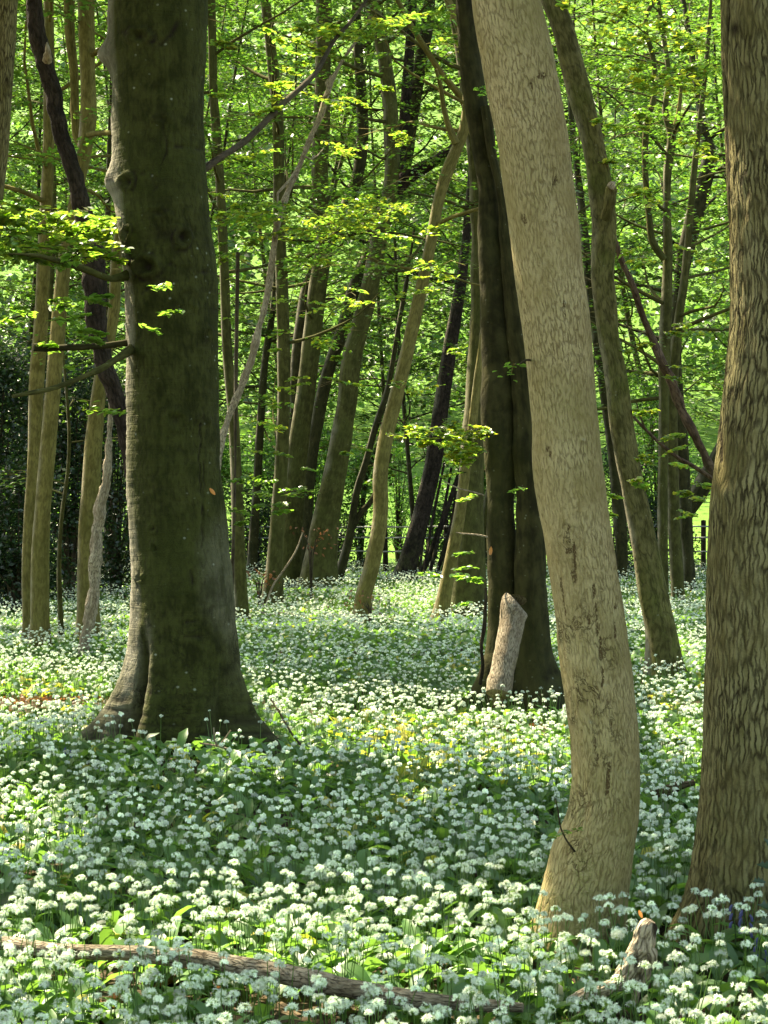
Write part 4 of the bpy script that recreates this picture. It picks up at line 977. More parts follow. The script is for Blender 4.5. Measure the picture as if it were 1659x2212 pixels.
# ------------------------------------------------------------------ dead wood, fence and other single things
def deadwood(name, label, cat, keys, mat, n=14, step=.05, amp=.15, jitter=0.0, seed=0, disp=None):
    P = [W(k[0], k[1], k[3]) for k in keys]
    lo = min(P, key=lambda p: p[2]); mb = MB()
    R = [k[2] / F * k[3] for k in keys]
    tube(mb, P, R, n=n, step=step, jitter=jitter, seed=seed, disp=disp or bark_disp2(amp, seed))
    return mb, lo
# black dead stem left of the beech
def black_stem():
    K = [(74, -10, 17), (80, 60, 18), (92, 125, 19), (108, 175, 19), (122, 240, 18), (135, 300, 18), (152, 350, 18), (168, 400, 18), (177, 450, 20), (190, 500, 23), (202, 560, 26), (206, 640, 24), (212, 720, 20), (228, 790, 20), (246, 840, 19), (262, 900, 17), (276, 980, 15), (292, 1080, 16), (305, 1220, 17), (315, 1380, 20), (318, 1440, 22)]
    P, R = trunk_path(K, 16.5, 7)
    root = thing('dead_tree', 'crooked charred-black dead stem passing behind the big beech on its left', 'dead tree', (P[0][0], P[0][1], 0))
    mb = MB(); tube(mb, P, R, n=26, step=.04, seed=8, disp=bark_disp2(.22, 5)); mb.build('trunk', M['dead_dark'], root)
    bough(root, 'branch_stub', [(103, 130, 10, 16.4), (104, 112, 7, 16.3), (103, 100, 4, 16.3), (102, 92, 1.5, 16.3)], 'dead_pale', n=8, step=.02, amp=.4)
black_stem()
mb, lo = deadwood('dead_snag', '', '', [(240, 850, 3, 20.6), (237, 937, 6, 20.7), (234, 1012, 8, 20.7), (220, 1087, 12, 20.7), (210, 1130, 13, 20.7), (207, 1190, 12, 20.7), (205, 1250, 12, 20.7), (196, 1312, 12, 20.7), (184, 1375, 10, 20.7), (178, 1420, 11, 20.7)], 'dead_pale', amp=.55, seed=4, step=.03, n=20)
tag(mb.build('dead_snag', M['dead_pale']), 'rotten pale and black snag standing against a tan trunk left of the beech', 'snag')
mb, lo = deadwood('dead_pole', '', '', [(778, 78, 3, 20), (745, 125, 4, 20), (720, 170, 4.5, 20), (702, 210, 5.5, 20), (690, 248, 6, 20), (672, 285, 6, 20), (655, 330, 6, 20), (640, 370, 6, 20), (618, 430, 6.5, 20), (600, 485, 7, 20), (586, 560, 7, 20), (574, 640, 7.5, 20), (558, 700, 8, 20), (535, 790, 8, 20), (515, 850, 8.5, 20), (490, 920, 8, 20), (470, 990, 8, 20), (440, 1110, 8, 20), (410, 1250, 8, 20), (390, 1370, 8, 20)], 'dead_pale', n=10, amp=.3, jitter=.03, seed=6)
for ks in ([(638, 372, 4, 20), (618, 400, 3.5, 19.95), (602, 412, 3, 19.9), (600, 440, 2.5, 19.9)], [(700, 212, 4, 20), (712, 200, 3.5, 19.9), (704, 172, 3, 19.9), (716, 163, 2, 19.9)], [(652, 335, 3, 20), (675, 345, 2, 20.1), (700, 320, 1.2, 20.2)]):
    tube(mb, [W(k[0], k[1], k[3]) for k in ks], [k[2] / F * k[3] for k in ks], n=6, step=.1, seed=3)
tag(mb.build('dead_pole', M['dead_pale']), 'long pale bare dead branch slanting up to the right from behind the big beech', 'dead branch')
mb, lo = deadwood('dead_pole', '', '', [(1328, 515, 5, 19.4), (1345, 570, 6.5, 19.5), (1362, 605, 7, 19.5), (1385, 675, 8, 19.6), (1408, 728, 8.5, 19.7), (1430, 780, 9.5, 19.7), (1450, 812, 10, 19.8), (1475, 880, 10.5, 19.9), (1497, 930, 10, 19.9), (1520, 985, 9, 20), (1540, 1030, 9, 20), (1570, 1130, 9, 20), (1600, 1300, 9, 20), (1615, 1410, 9, 20)], 'dead_red', n=10, amp=.3, jitter=.03, seed=7)
for ks in ([(1368, 900, 3, 19.5), (1395, 930, 3.5, 19.5), (1420, 955, 4, 19.5), (1455, 985, 4.5, 19.6), (1500, 1010, 5, 19.8), (1545, 1040, 5, 20)], [(1395, 930, 2.4, 19.5), (1380, 895, 2, 19.4), (1372, 870, 1.2, 19.4)]):
    tube(mb, [W(k[0], k[1], k[3]) for k in ks], [k[2] / F * k[3] for k in ks], n=6, step=.1, seed=3, jitter=.02)
tag(mb.build('dead_pole', M['dead_red']), 'reddish-brown dead branch slanting down right to behind the furrowed trunk', 'dead branch')
# bundle of thin poles leaning together at the back
K = [((1000, 1000), (905, 1245), 7), ((1012, 1020), (940, 1240), 5), ((975, 1010), (925, 1240), 4), ((960, 1000), (915, 1235), 3.5), ((985, 1060), (952, 1238), 4), ((1005, 1040), (965, 1240), 4.5), ((985, 1110), (975, 1240), 6), ((945, 1040), (905, 1240), 3)]
for j, ((x0, y0), (x1, y1), h) in enumerate(K):
    mb, lo = deadwood('', '', '', [(x0, y0, h * .7, 43.5), ((x0 + x1) / 2 + rr.uniform(-6, 6), (y0 + y1) / 2, h * .9, 43.4), (x1, y1 + 10, h, 43 - .25 * j)], 'dead_dark', n=7, amp=.1, step=.3, seed=j)
    tag(mb.build('dead_pole', M['dead_dark']), 'thin black pole in the bundle leaning right of the blackish trunk', 'dead branch', 'bundle of leaning poles')

# cut log leaning on the twin beech
def cutlog_disp(th, t, pos, r):
    return r * (.10 * noise3(pos * 7) + .05 * noise3(pos * 22)), None
mb = MB()
P = [W(1076, 1500, 14.6), W(1086, 1440, 14.7), W(1096, 1390, 14.8), W(1106, 1340, 14.9), W(1113, 1306, 14.95), W(1114, 1296, 14.97)]
tube(mb, P, [27 / F * 14.6, 26 / F * 14.7, 26 / F * 14.8, 28 / F * 14.9, 27 / F * 14.95, 24 / F * 15], n=32, step=.025, disp=cutlog_disp, seed=9)
# the top is broken off on a slant, higher on the left
vt = mb.v[0]; top = W(1110, 1299, 14.95); ex = np.clip((vt[:, 2] - W(0, 1370, 14.8)[2]) / (top[2] - W(0, 1370, 14.8)[2]), 0, 1.2)
vt[:, 2] -= (ex ** 2) * (vt[:, 0] - top[0] + .03) * .75
tag(mb.build('cut_log', M['log']), 'short light-brown log with a knobbly top leaning on the dark twin-stemmed beech', 'log')

# long fallen log in the foreground
LOGK = [(-60, 2028, 17, 7.05), (20, 2040, 16, 7.0), (100, 2052, 16, 6.95), (200, 2058, 17, 6.9), (280, 2060, 17, 6.87), (350, 2066, 18, 6.85), (430, 2072, 19, 6.82), (520, 2087, 21, 6.77), (600, 2103, 23, 6.72), (680, 2120, 24, 6.66), (760, 2137, 22, 6.6), (850, 2152, 20, 6.55), (940, 2164, 17, 6.52), (1050, 2172, 14, 6.5), (1130, 2178, 10, 6.5)]
mb = MB()
LOGK = [(x, y, h, (CAMZ - .15) * F / (y - HY)) for (x, y, h, _) in LOGK]
LP = np.array([W(k[0], k[1], k[3]) for k in LOGK]); LP_X = [k[0] for k in LOGK]; LP_D = [k[3] for k in LOGK]
tube(mb, LP, [k[2] / F * k[3] for k in LOGK], n=28, step=.02, disp=lambda th, t, pos, r: (r * (.12 * noise3(pos * 8) + .06 * noise3(pos * 30)), None), seed=10)
tag(mb.build('fallen_log', M['log']), 'long thin fallen log lying across the flowers in the foreground', 'log')

# crooked rotten root rising out of the flowers
def rot_disp(th, t, pos, r):
    n1 = noise3(pos * np.array([30, 30, 16])); n2 = noise3(pos * 60)
    n3 = noise3(pos * np.array([110, 110, 60])); ridge_ = 1 - np.abs(noise3(pos * np.array([55, 55, 18]) + 9)) * 2
    d = r * (.30 * n1 + .16 * n2 + .10 * n3 + .12 * ridge_)
    return d, np.stack([np.clip(np.maximum(-n1 * 2.4 - .3, -ridge_ * 1.5 - .2), 0, 1), 0 * n1, 0 * n1], -1)
mb = MB()
def rt(keys, n=28):
    tube(mb, [W(k[0], k[1], k[3]) for k in keys], [k[2] / F * k[3] for k in keys], n=n, step=.007, disp=rot_disp, seed=1)
rt([(1236, 2163, 11, 6.00), (1262, 2152, 13, 6.02), (1300, 2140, 13, 6.04), (1330, 2126, 15, 6.05), (1352, 2104, 19, 6.05), (1370, 2078, 22, 6.05), (1384, 2056, 23, 6.05), (1392, 2036, 22, 6.05), (1398, 2014, 21, 6.05), (1403, 1998, 20, 6.05), (1407, 1990, 13, 6.05)], 44)
rt([(1402, 2080, 12, 6.08), (1394, 2100, 16, 6.06), (1384, 2124, 12, 6.05), (1376, 2145, 9, 6.04), (1372, 2165, 7, 6.04)])
rt([(1398, 2050, 15, 6.05), (1404, 2066, 15, 6.04), (1401, 2084, 10, 6.05)])
tag(mb.build('rotten_branch', M['dead_pale']), 'crooked weathered stump of branch standing up beside the pale leaning trunk', 'dead wood')
mb, lo = deadwood('', '', '', [(1408, 1716, 8, 10.0), (1440, 1706, 13, 10.0), (1470, 1696, 13, 10.0), (1500, 1690, 9, 10.0)], 'dead_red', amp=.5, seed=3, step=.02, n=16)
tag(mb.build('rotting_log', M['dead_red']), 'dark rotting log piece half sunk in flowers left of the furrowed trunk', 'dead wood')

def twig(label, paths, mat='twig'):
    mb = MB()
    for p in paths:
        tube(mb, [W(k[0], k[1], k[3]) for k in p], [k[2] / F * k[3] for k in p], n=5, step=.06, seed=2, jitter=.012)
    tag(mb.build('twig', M[mat]), label, 'twig')
twig('long thin dark twig arching down to the ground right of the big beech roots', [[(586, 1512, 1.6, 12.6), (606, 1545, 2, 12.4), (628, 1582, 2.4, 12.2), (650, 1610, 2.6, 12.0), (686, 1650, 3, 11.6)], [(606, 1545, 1.2, 12.4), (598, 1530, 1.0, 12.3), (582, 1535, .8, 12.3)]])
twig('small forked pale twig at the foot of the big beech', [[(432, 1606, 2, 11.6), (470, 1612, 2.5, 11.55), (510, 1625, 2.5, 11.5)], [(468, 1612, 2.2, 11.55), (462, 1590, 2, 11.5), (461, 1572, 1.6, 11.5)], [(476, 1608, 2.2, 11.55), (490, 1590, 2, 11.5), (498, 1578, 1.6, 11.5)]], 'dead_pale')
twig('pale bare twig lying on flowers under the leaning beeches', [[(555, 1320, 2.2, 28), (585, 1328, 2.6, 28), (615, 1325, 2.6, 27.9), (650, 1333, 3, 27.8), (685, 1334, 3, 27.7)]], 'dead_pale')
twig('pale curved withered stem standing before the close group of trunks', [[(572, 1315, 2.2, 30), (590, 1265, 2.4, 30), (615, 1230, 2.4, 30), (640, 1190, 2, 30), (655, 1150, 1.6, 30)], [(572, 1315, 2, 30), (562, 1290, 1.6, 30), (560, 1270, 1.2, 30)]], 'dead_pale')
twig('short black twig sticking up between flowers in the clearing', [[(590, 1432, 2.2, 18.5), (595, 1422, 2.6, 18.5), (598, 1410, 2, 18.5)]])
# dark vine hanging at the left side of the twin beech
twig('dark stem hanging along the left foot of the twin-stemmed beech', [[(1050, 1270, 3, 15.2), (1048, 1320, 4, 15.2), (1046, 1360, 5, 15.2), (1040, 1395, 4, 15.2), (1044, 1440, 4, 15.2), (1038, 1480, 4, 15.2)]], 'dead_dark')

# withered brown seedlings
def withered(label, cx, cy, d, w, h, n, size):
    b = W(cx, cy, d); root = thing('withered_sapling', label, 'sapling', (b[0], b[1], 0)); mb = MB(); cr = MB()
    r2 = np.random.default_rng(int(cx))
    hh = h / F * d; ww = w / F * d
    for k in range(5):
        e = b + [r2.uniform(-.5, .5) * ww, r2.uniform(-.3, .3), r2.uniform(.1, .9) * hh]
        tube(mb, [np.array([b[0], b[1], -.05]), (b + e) / 2 + [0, 0, .05], e], [.012, .008, .003], n=5, step=.2, cap=False)
        m = n // 5; P = e + r2.normal(0, .11, (m, 3)) * [1, 1, .8]
        add_leaves(cr, P, unit(r2.normal(0, 1, (m, 3))), unit(r2.normal(0, 1, (m, 3))), size * (.7 + .5 * r2.random(m)), six=True, cull=False, yel=.1)
    mb.build('stem', M['twig'], root); cr.build('leaves', M['withered'], root)
withered('withered sapling with rusty leaves before the stout leaning beech', 672, 1190, 33, 60, 50, 40, .07)
withered('rusty withered sprig left of the slender dark-footed beech', 560, 1262, 30, 50, 24, 40, .06)
withered('rusty withered sprig around the foot of the winding trunk', 800, 1310, 26, 50, 30, 30, .05)

# fence across the far edge
def fence():
    d = 47.0
    root = thing('fence', 'weathered rail fence with dark posts at the edge of the field', 'fence', (0, d, 0))
    m, nt = newmat('fence_rail'); g = G(nt)
    uv = g.n('ShaderNodeNewGeometry').outputs['Position']
    c = g.mix(g.noise(g.map(uv, (2, 2, 20)), 3.0, 4), (.20, .20, .18), (.50, .50, .46))
    g.n('ShaderNodeOutputMaterial', {0: g.n('ShaderNodeBsdfPrincipled', {'Base Color': c, 'Roughness': .8}).outputs[0]})
    xs = np.arange(-10.5, 10.6, 1.5)
    for j, x in enumerate(xs):
        mb = MB(); x = x + rr.uniform(-.05, .05); h = 1.22 + rr.uniform(-.05, .08)
        tube(mb, [np.array([x, d, -.2]), np.array([x + rr.uniform(-.04, .04), d, h])], [.065, .06], n=8, step=.3, seed=j)
        mb.build('post', M['dead_dark'], root)
    for z in (.50, .82, 1.08):
        mb = MB()
        xx = np.arange(-10.5, 10.6, .75)
        tube(mb, [np.array([x, d - .09, z + rr.uniform(-.012, .012)]) for x in xx], [.018] * len(xx), n=6, step=.4, seed=int(z * 10))
        mb.build('rail', m, root)
fence()

# holly sprig reaching in at the right edge
def spiny(mb, c, a, nrm, L, w):
    a = unit(np.array(a, float)); nrm = unit(np.array(nrm, float)); b = np.cross(nrm, a)
    pts = [(0, 0), (.10, .22), (.16, .52), (.28, .24), (.42, .60), (.55, .26), (.68, .50), (.80, .18), (1.05, 0), (.80, -.18), (.68, -.50), (.55, -.26), (.42, -.60), (.28, -.24), (.16, -.52), (.10, -.22)]
    mid = [(.28, 0), (.55, 0), (.80, 0)]
    V = []
    for (u, v) in pts:
        up = .12 if abs(v) > .4 else .02 * abs(v)
        V.append(c + a * u * L + b * v * w + nrm * (up * L * (1 if abs(v) > .4 else 0) - .10 * L * (u - .5) ** 2))
    for (u, v) in mid: V.append(c + a * u * L - nrm * .05 * L)
    I = {p: i for i, p in enumerate(pts)}; m0, m1, m2 = 16, 17, 18
    tris = [(0, 1, m0), (1, 2, 3), (1, 3, m0), (3, 5, m1), (3, m1, m0), (3, 4, 5), (5, 7, m2), (5, m2, m1), (5, 6, 7), (7, 8, m2),
            (0, m0, 15), (15, 13, 14), (15, m0, 13), (13, m1, 11), (13, m0, m1), (13, 11, 12), (11, m2, 9), (11, m1, m2), (11, 9, 10), (9, m2, 8)]
    mb.add(np.array(V), np.array(tris), 0, None, np.array([.6, 0, 0]), smooth=False)
mb = MB(); st = MB(); rs = np.random.default_rng(5)
root = thing('holly_sprig', 'spiny dark holly leaves poking in at the right edge low down', 'plant', tuple(W(1700, 2000, 5.2) * [1, 1, 0]))
for (x, y, ax, L) in ((1668, 1835, (-.5, .1, .75), .036), (1672, 1875, (-1, .2, .2), .045), (1655, 1905, (-.9, -.3, .1), .040), (1700, 1900, (-.8, -.3, -.4), .045), (1682, 1968, (-1, -.2, .35), .060), (1680, 1990, (-.9, .3, -.1), .055), (1720, 1950, (-.8, 0, .3), .05)):
    c = W(x, y, 5.2 + rs.uniform(-.05, .05)); spiny(mb, c, ax, (rs.uniform(-.3, .3), -.5, .8), L, L * .62)
tube(st, [np.array([W(1725, 2000, 5.25)[0], 5.25, -.05]), W(1725, 2150, 5.25), W(1705, 1980, 5.2), W(1690, 1900, 5.2), W(1668, 1850, 5.2)], [.006, .005, .004, .003, .002], n=6, step=.05)
st.build('stem', M['twig'], root); mb.build('leaves', M['leaf_dark'], root)

# bluebells
def bluebell(x, y, d, label, h_px=34, group=None):
    c = W(x, y, d); gz = float(ground_h(c[0], c[1]))
    root = thing('bluebell', label, 'flower', (c[0], c[1], gz), group)
    st = MB(); fl = MB(); r2 = np.random.default_rng(int(x * 7 + y))
    tipp = c + np.array([.02, 0, 0])
    tube(st, [np.array([c[0] - .01, c[1], gz - .02]), (np.array([c[0], c[1], gz]) + c) / 2, c, tipp + [.012, 0, -.012]], [.0028, .0025, .002, .001], n=5, step=.03)
    for k in range(6):
        s = -.012 + .014 * k; side = 1 if k % 2 else -1
        o = c + np.array([side * .012, r2.uniform(-.01, .01), -s - .02])
        tube(fl, [o, o + [side * .006, 0, -.010], o + [side * .008, 0, -.022]], [.003, .0055, .0045], n=6, step=.005, col=(.5, 0, 0))
        for q in range(5):
            a = q * 2 * pi / 5
            b = o + [side * .008, 0, -.022]
            fl.add(np.array([b + [.004 * cos(a), .004 * sin(a), 0], b + [.004 * cos(a + .9), .004 * sin(a + .9), 0], b + [.010 * cos(a + .45), .010 * sin(a + .45), .003]]), [[0, 1, 2]], 0, None, np.array([.6, 0, 0]))
    st.build('stem', M['garlic_leaf'], root); fl.build('flowers', M['blue'], root)
bluebell(1590, 1950, 6.75, 'bluebell drooping in front of the furrowed trunk')
bluebell(1612, 1962, 6.7, 'smaller bluebell just right of the one before the furrowed trunk')
bluebell(1212, 2108, 6.3, 'bluebell among garlic flowers left of the weathered stump')
bluebell(1268, 2108, 6.28, 'bluebell close against the left side of the weathered stump')
bluebell(1645, 2020, 6.6, 'bluebell at the right edge below the furrowed trunk')
bluebell(146, 1612, 11.3, 'bluebell near the left root of the big beech')
bluebell(700, 2148, 6.2, 'bluebell just below the fallen log')

# papery bud scales falling through the air
for (x, y, d, a, lab) in ((459, 1062, 9.0, (.5, 0, -.6), 'orange bud scale falling in front of the big beech'), (1060, 1190, 9.0, (.1, 0, 1), 'orange bud scale falling in front of the twin-stemmed beech'), (1384, 1975, 6.1, (-.4, 0, .9), 'orange bud scale falling just above the weathered stump')):
    mb = MB(); c = W(x, y, d); L = 18 / F * d
    aa = unit(np.array(a, float)); b = np.cross(aa, [0, -1, 0]); V = []
    for i in range(5):
        t = i / 4; w = L * .22 * sin(pi * (t * .8 + .12))
        for s in (-1, 0, 1): V.append(c + aa * (t - .5) * L + b * s * w + np.array([0, -.12 * L * (1 - abs(s)) + .1 * L * sin(pi * t), 0]))
    f = [[i * 3 + j, i * 3 + j + 1, i * 3 + j + 4, i * 3 + j + 3] for i in range(4) for j in range(2)]
    mb.add(np.array(V), f, 0, None, np.array([.6, .2, 0]))
    tag(mb.build('bud_scale', M['orange']), lab, 'bud scale')

# ------------------------------------------------------------------ the carpet of flowering wild garlic
YELLOW = [((860, 1590), (120, 60), .55), ((900, 1680), (60, 60), .7), ((830, 1770), (150, 40), .22), ((1000, 1620), (200, 60), .25), ((460, 1770), (60, 20), .5), ((560, 1960), (70, 30), .2), ((80, 1500), (120, 40), .3), ((1440, 1500), (100, 60), .2), ((1000, 1430), (40, 20), .5)]
BARE = [((60, 1520), (130, 14), .8), ((1080, 1560), (110, 14), .85), ((1170, 1545), (60, 12), .8), ((1450, 1605), (80, 12), .6), ((400, 2120), (50, 12), .4), ((250, 2200), (30, 8), .1), ((690, 1305), (90, 12), .5), ((1200, 1300), (300, 0.1), 0)]
def garlic():
    r = np.random.default_rng(21)
    # plant positions, thinning with distance only where plants merge
    pos = []
    for (y0, y1, dens) in ((4.2, 9, 250), (9, 14, 195), (14, 20, 145), (20, 30, 110), (30, 50, 62)):
        area = (y1 - y0) * (.40 * (y0 + y1) / 2 + 4.6)
        m = int(area * dens)
        y = y0 + (y1 - y0) * r.random(m); x = r.uniform(-1, 1, m) * (.20 * y + 2.3)
        pos.append(np.stack([x, y], 1))
    p = np.concatenate(pos)
    # clumpiness
    q = np.stack([p[:, 0] * 1.6, p[:, 1] * 1.6, 0 * p[:, 0]], 1)
    keep = r.random(len(p)) < np.clip(.85 + .5 * noise3(q), .4, 1)
    xd = CX + p[:, 0] / p[:, 1] * F; yd = HY + (CAMZ - .1) / p[:, 1] * F
    for (c, s, a) in BARE:
        keep &= ~(r.random(len(p)) < a * np.exp(-((xd - c[0]) / s[0]) ** 2 - ((yd - c[1]) / s[1]) ** 2) * 1.3)
    for (tx, ty, tr) in TRUNKS:
        keep &= np.hypot(p[:, 0] - tx, p[:, 1] - ty) > tr * 1.25
    keep &= np.hypot((p[:, 0] + 1.27) / .56, (p[:, 1] - 12.35) / .42) > 1
    # the fallen log: nothing grows inside it and little just in front of it
    a = LP[:-1, :2]; b = LP[1:, :2]
    dl = np.full(len(p), 9.0); sg = np.zeros(len(p))
    for s0, s1 in zip(a, b):
        ab = s1 - s0; t = np.clip(((p - s0) @ ab) / (ab @ ab), 0, 1); v = p - s0 - t[:, None] * ab; dd = np.hypot(v[:, 0], v[:, 1])
        m = dd < dl; dl = np.where(m, dd, dl); sg = np.where(m, v[:, 1], sg)
    infront = (dl < .55) & (sg < 0)
    vis = (xd > 330) & (xd < 900)
    keep &= dl > .05
    keep &= ~(infront & (dl < .16) & (r.random(len(p)) < .7))
    # round the weathered stump
    sx_ = (1370 - CX) / F * 6.02; keep &= np.hypot((p[:, 0] - sx_) / .10, (p[:, 1] - 5.98) / .13) > 1
    # in front of the pale trunk base and furrowed trunk base keep low ones
    p = p[keep]; xd = xd[keep]; yd = yd[keep]; n = len(p)
    gz = ground_h(p[:, 0], p[:, 1])
    yf = np.full(n, .012)
    for (c, s, a_) in YELLOW: yf = np.maximum(yf, a_ * np.exp(-((xd - c[0]) / s[0]) ** 2 - ((yd - c[1]) / s[1]) ** 2))
    leafy = np.exp(-((p[:, 0] + 1.1) / 1.0) ** 2 - ((p[:, 1] - 11.4) / .6) ** 2)      # big leaves, few flowers at the beech foot
    mb = MB()
    base = np.stack([p[:, 0], p[:, 1], gz], 1)
    dist = p[:, 1]
    # plants growing in front of the fallen log and the stump stay lower than the line of sight to them
    logy = np.interp(xd, [k[0] for k in LOGK], [k[1] + k[2] * .7 for k in LOGK])
    lim = np.full(n, 9.0)
    m = (p[:, 1] < np.interp(xd, LP_X, LP_D)) & (xd > 310) & (xd < 960); lim = np.where(m, CAMZ - (logy - HY) / F * dist - gz, lim)
    m = (p[:, 1] < 6.1) & (xd > 1225) & (xd < 1430); lim = np.where(m, CAMZ - (2140 - HY) / F * dist - gz, lim)
    hs = np.where(r.random(n) < .93, np.clip(lim / .27, .45, 1), 1.0)
    # --- leaves
    def leaves(idx, nl, segs, wide):
        b0 = np.repeat(base[idx], nl, 0); m = len(b0)
        if not m: return
        b0 = b0 + np.stack([r.normal(0, .02, m), r.normal(0, .02, m), np.zeros(m)], 1)
        az = r.uniform(0, 2 * pi, m); L = np.repeat(hs[idx], nl) * r.uniform(.13, .215, m) * (1 + .25 * np.repeat(leafy[idx], nl)); w = L * r.uniform(.22, .32, m) * .5
        el0 = r.uniform(1.0, 1.5, m); bend = r.uniform(1.0, 2.3, m)
        hd = np.stack([np.cos(az), np.sin(az), 0 * az], 1); sd = np.stack([-np.sin(az), np.cos(az), 0 * az], 1)
        # stalk part (thin) then blade
        prof = {5: [.10, .12, .8, 1.0, .75, .06], 3: [.12, .85, .95, .05], 2: [.3, 1.0, .05]}[segs]
        ts = {5: [0, .22, .40, .62, .84, 1.0], 3: [0, .38, .72, 1.0], 2: [0, .5, 1.0]}[segs]
        cur = b0.copy(); pts = [cur.copy()]
        for i in range(segs):
            tm = (ts[i] + ts[i + 1]) / 2; e = el0 - bend * tm ** 1.2
            cur = cur + (hd * np.cos(e)[:, None] + np.array([0, 0, 1.0]) * np.sin(e)[:, None]) * (L * (ts[i + 1] - ts[i]))[:, None]
            pts.append(cur.copy())
        yv = (r.random(m) < np.repeat(yf[idx], nl)) * r.uniform(.6, 1, m)
        val = np.clip(.5 + r.normal(0, .22, m), 0, 1)
        col = np.stack([np.clip(val + yv * .5, 0, 1.2), yv, 0 * yv], 1)
        if wide:   # folded blade: three points across
            roll = r.normal(0, .25, m)[:, None]
            rows = []
            for i in range(segs + 1):
                ww = (w * prof[i])[:, None]; up = np.array([0, 0, 1.0]) * ww * .35
                rows.append(np.stack([pts[i] - sd * ww + up + np.array([0, 0, 1]) * roll * ww, pts[i], pts[i] + sd * ww + up - np.array([0, 0, 1]) * roll * ww], 1))
            V = np.stack(rows, 1).reshape(m, -1, 3); k = 3
            f = np.array([[i * 3 + j, i * 3 + j + 1, i * 3 + j + 4, i * 3 + j + 3] for i in range(segs) for j in range(2)])
        else:
            rows = []
            for i in range(segs + 1):
                ww = (w * prof[i])[:, None]; rows.append(np.stack([pts[i] - sd * ww, pts[i] + sd * ww], 1))
            V = np.stack(rows, 1).reshape(m, -1, 3)
            f = np.array([[i * 2, i * 2 + 1, i * 2 + 3, i * 2 + 2] for i in range(segs)])
        nv = V.shape[1]
        Fc = (np.arange(m)[:, None, None] * nv + f[None]).reshape(-1, 4)
        mb.add(V.reshape(-1, 3), Fc, 0, None, np.repeat(col, nv, 0), smooth=True)
    A = np.arange(n)
    leaves(A[dist < 9], 2, 5, True); leaves(A[(dist >= 9) & (dist < 15)], 2, 3, True)
    leaves(A[(dist >= 16) & (dist < 27)], 2, 3, False); leaves(A[dist >= 27], 2, 2, False)
    # --- flower heads
    pf = np.where(leafy > .4, .28, .96) * np.where(yf > .4, .75, 1)
    fl = A[r.random(n) < pf]
    hh = r.uniform(.17, .28, n) + np.where(r.random(n) < .06, .06, 0) * np.minimum(1, hs * 1.1); sx = r.normal(0, .035, (n, 2))
    H = base + np.stack([sx[:, 0], sx[:, 1], hh], 1)
    # stems
    def stems(idx):
        m = len(idx); a_ = base[idx]; b_ = H[idx]; w = .0022
        V = np.stack([a_ + [w, 0, 0], a_ + [-w / 2, w, 0], a_ + [-w / 2, -w, 0], b_ + [w * .7, 0, 0], b_ + [-w * .4, w * .7, 0], b_ + [-w * .4, -w * .7, 0]], 1).reshape(-1, 3)
        f = np.array([[0, 1, 4, 3], [1, 2, 5, 4], [2, 0, 3, 5]])
        mb.add(V, (np.arange(m)[:, None, None] * 6 + f).reshape(-1, 4), 0, None, np.array([.45, .1, 0]))
    stems(fl[dist[fl] < 18])
    R = r.uniform(.010, .0165, n) * np.interp(p[:, 1], [6, 10], [1.2, 1.0]); small = r.random(n) < .12; R[small] *= .6; hv = r.normal(0, .16, n)
    def heads(idx, nf, star):
        m = len(idx)
        if not m: return
        # floret directions over a dome
        u = r.uniform(-.25, 1, (m, nf)); ph = r.uniform(0, 2 * pi, (m, nf))
        s = np.sqrt(1 - np.clip(u, -1, 1) ** 2)
        D = np.stack([s * np.cos(ph), s * np.sin(ph), u], -1)
        ln = R[idx][:, None] * r.uniform(.72, 1.05, (m, nf))
        C = H[idx][:, None] + D * ln[..., None] * np.array([1.05, 1.05, .8])
        C = C.reshape(-1, 3); D = D.reshape(-1, 3); k = len(C)
        N = unit(D + r.normal(0, .35, (k, 3)))
        T1 = unit(np.cross(N, r.normal(0, 1, (k, 3)))); T2 = np.cross(N, T1)
        val = np.clip(.5 + r.normal(0, .10, k) + np.repeat(hv[idx], nf), 0, 1); col = np.stack([val, 0 * val, 0 * val], 1)
        if star:       # six pointed petals in two triangles-of-three, cupped
            rad = r.uniform(.0070, .0095, k)[:, None]
            V = [C]
            for q in range(12):
                an = q * pi / 6; ra = rad if q % 2 == 0 else rad * .34
                V.append(C + (T1 * cos(an) + T2 * sin(an)) * ra + N * (.35 * rad if q % 2 == 0 else 0))
            V = np.stack(V, 1).reshape(-1, 3)
            f = np.array([[0, 1 + (q - 1) % 12, 1 + q, 1 + (q + 1) % 12] for q in range(0, 12, 2)])
            mb.add(V, (np.arange(k)[:, None, None] * 13 + f).reshape(-1, 4), 1, None, np.repeat(col, 13, 0), smooth=False)
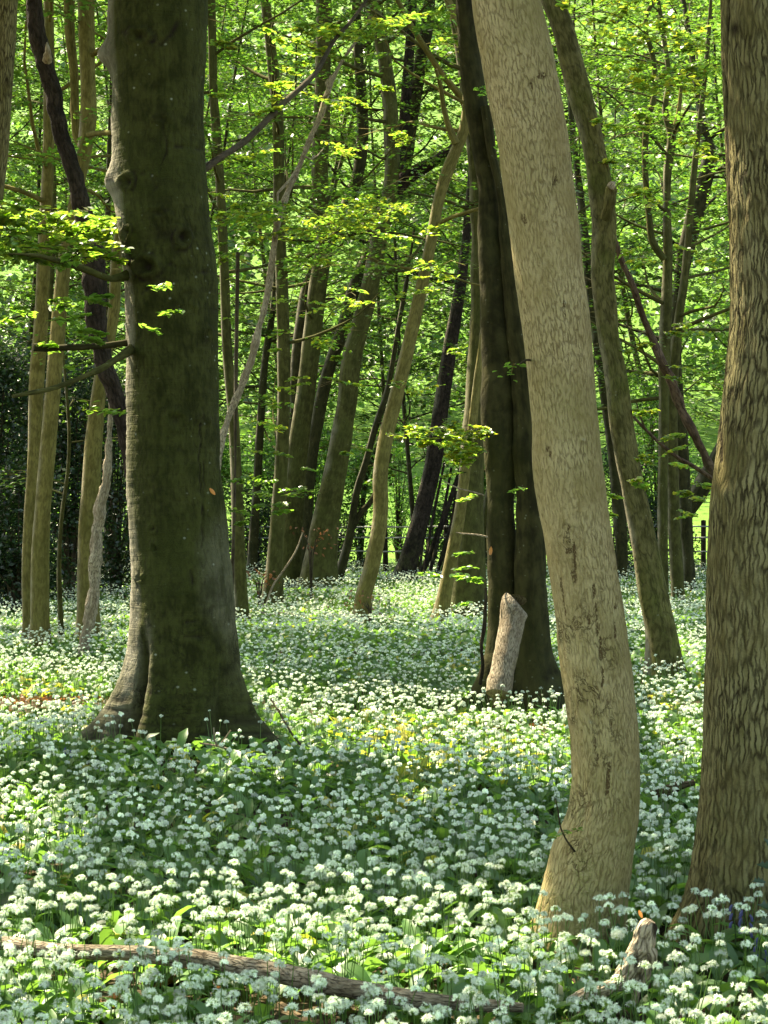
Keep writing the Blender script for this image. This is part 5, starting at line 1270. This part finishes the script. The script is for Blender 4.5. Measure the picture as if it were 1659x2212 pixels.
            # pedicels
            o = np.repeat(H[idx], nf, 0); w = .0007
            V = np.stack([o + T1 * w, o - T1 * w, C - T1 * w, C + T1 * w], 1).reshape(-1, 3)
            mb.add(V, np.arange(k)[:, None] * 4 + np.arange(4), 0, None, np.array([.9, .15, 0]))
        else:
            rad = (R[idx] * (.80 if nf < 9 else .62))[:, None].repeat(nf, 1).reshape(-1, 1) * r.uniform(.8, 1.2, (k, 1))
            a2 = r.uniform(.5, 1, (k, 1))
            V = np.stack([C - T1 * rad, C + T2 * rad * a2 - N * rad * .3, C + T1 * rad, C - T2 * rad * a2 - N * rad * .3], 1).reshape(-1, 3)
            mb.add(V, np.arange(k)[:, None] * 4 + np.arange(4), 1, None, np.repeat(col, 4, 0), smooth=False)
    df = dist[fl]
    heads(fl[df < 8], 20, True); heads(fl[(df >= 8) & (df < 15)], 14, False); heads(fl[(df >= 15) & (df < 24)], 9, False); heads(fl[df >= 24], 6, False)
    print('garlic plants', n, 'heads', len(fl), 'verts', mb.n)
    tag(mb.build('wild_garlic', [M['garlic_leaf'], M['flower']]), 'carpet of white-flowering wild garlic covering the woodland floor', 'wild garlic', kind='stuff')
garlic()

# brown fallen leaves lying where the carpet is thin
def litter():
    r = np.random.default_rng(31); mb = MB(); P = []
    for (c, s, a_) in BARE[:7]:
        m = 350
        x = c[0] + r.normal(0, s[0] * .9, m); y = c[1] + r.normal(0, s[1] * .9, m)
        d = CAMZ * F / np.clip(y - HY, 60, None); X_ = (x - CX) / F * d
        P.append(np.stack([X_, d, ground_h(X_, d) + .012 + .02 * r.random(m)], 1))
    P = np.concatenate(P); m = len(P)
    add_leaves(mb, P, unit(r.normal(0, 1, (m, 3)) * [1, 1, .3]), unit(r.normal(0, .45, (m, 3)) + [0, 0, 1]), .06 * (.7 + .6 * r.random(m)), six=True, cull=False, yel=.2)
    tag(mb.build('leaf_litter', M['brown_leaf']), 'brown fallen leaves lying in the thin places of the flower carpet', 'fallen leaves', kind='stuff')
litter()
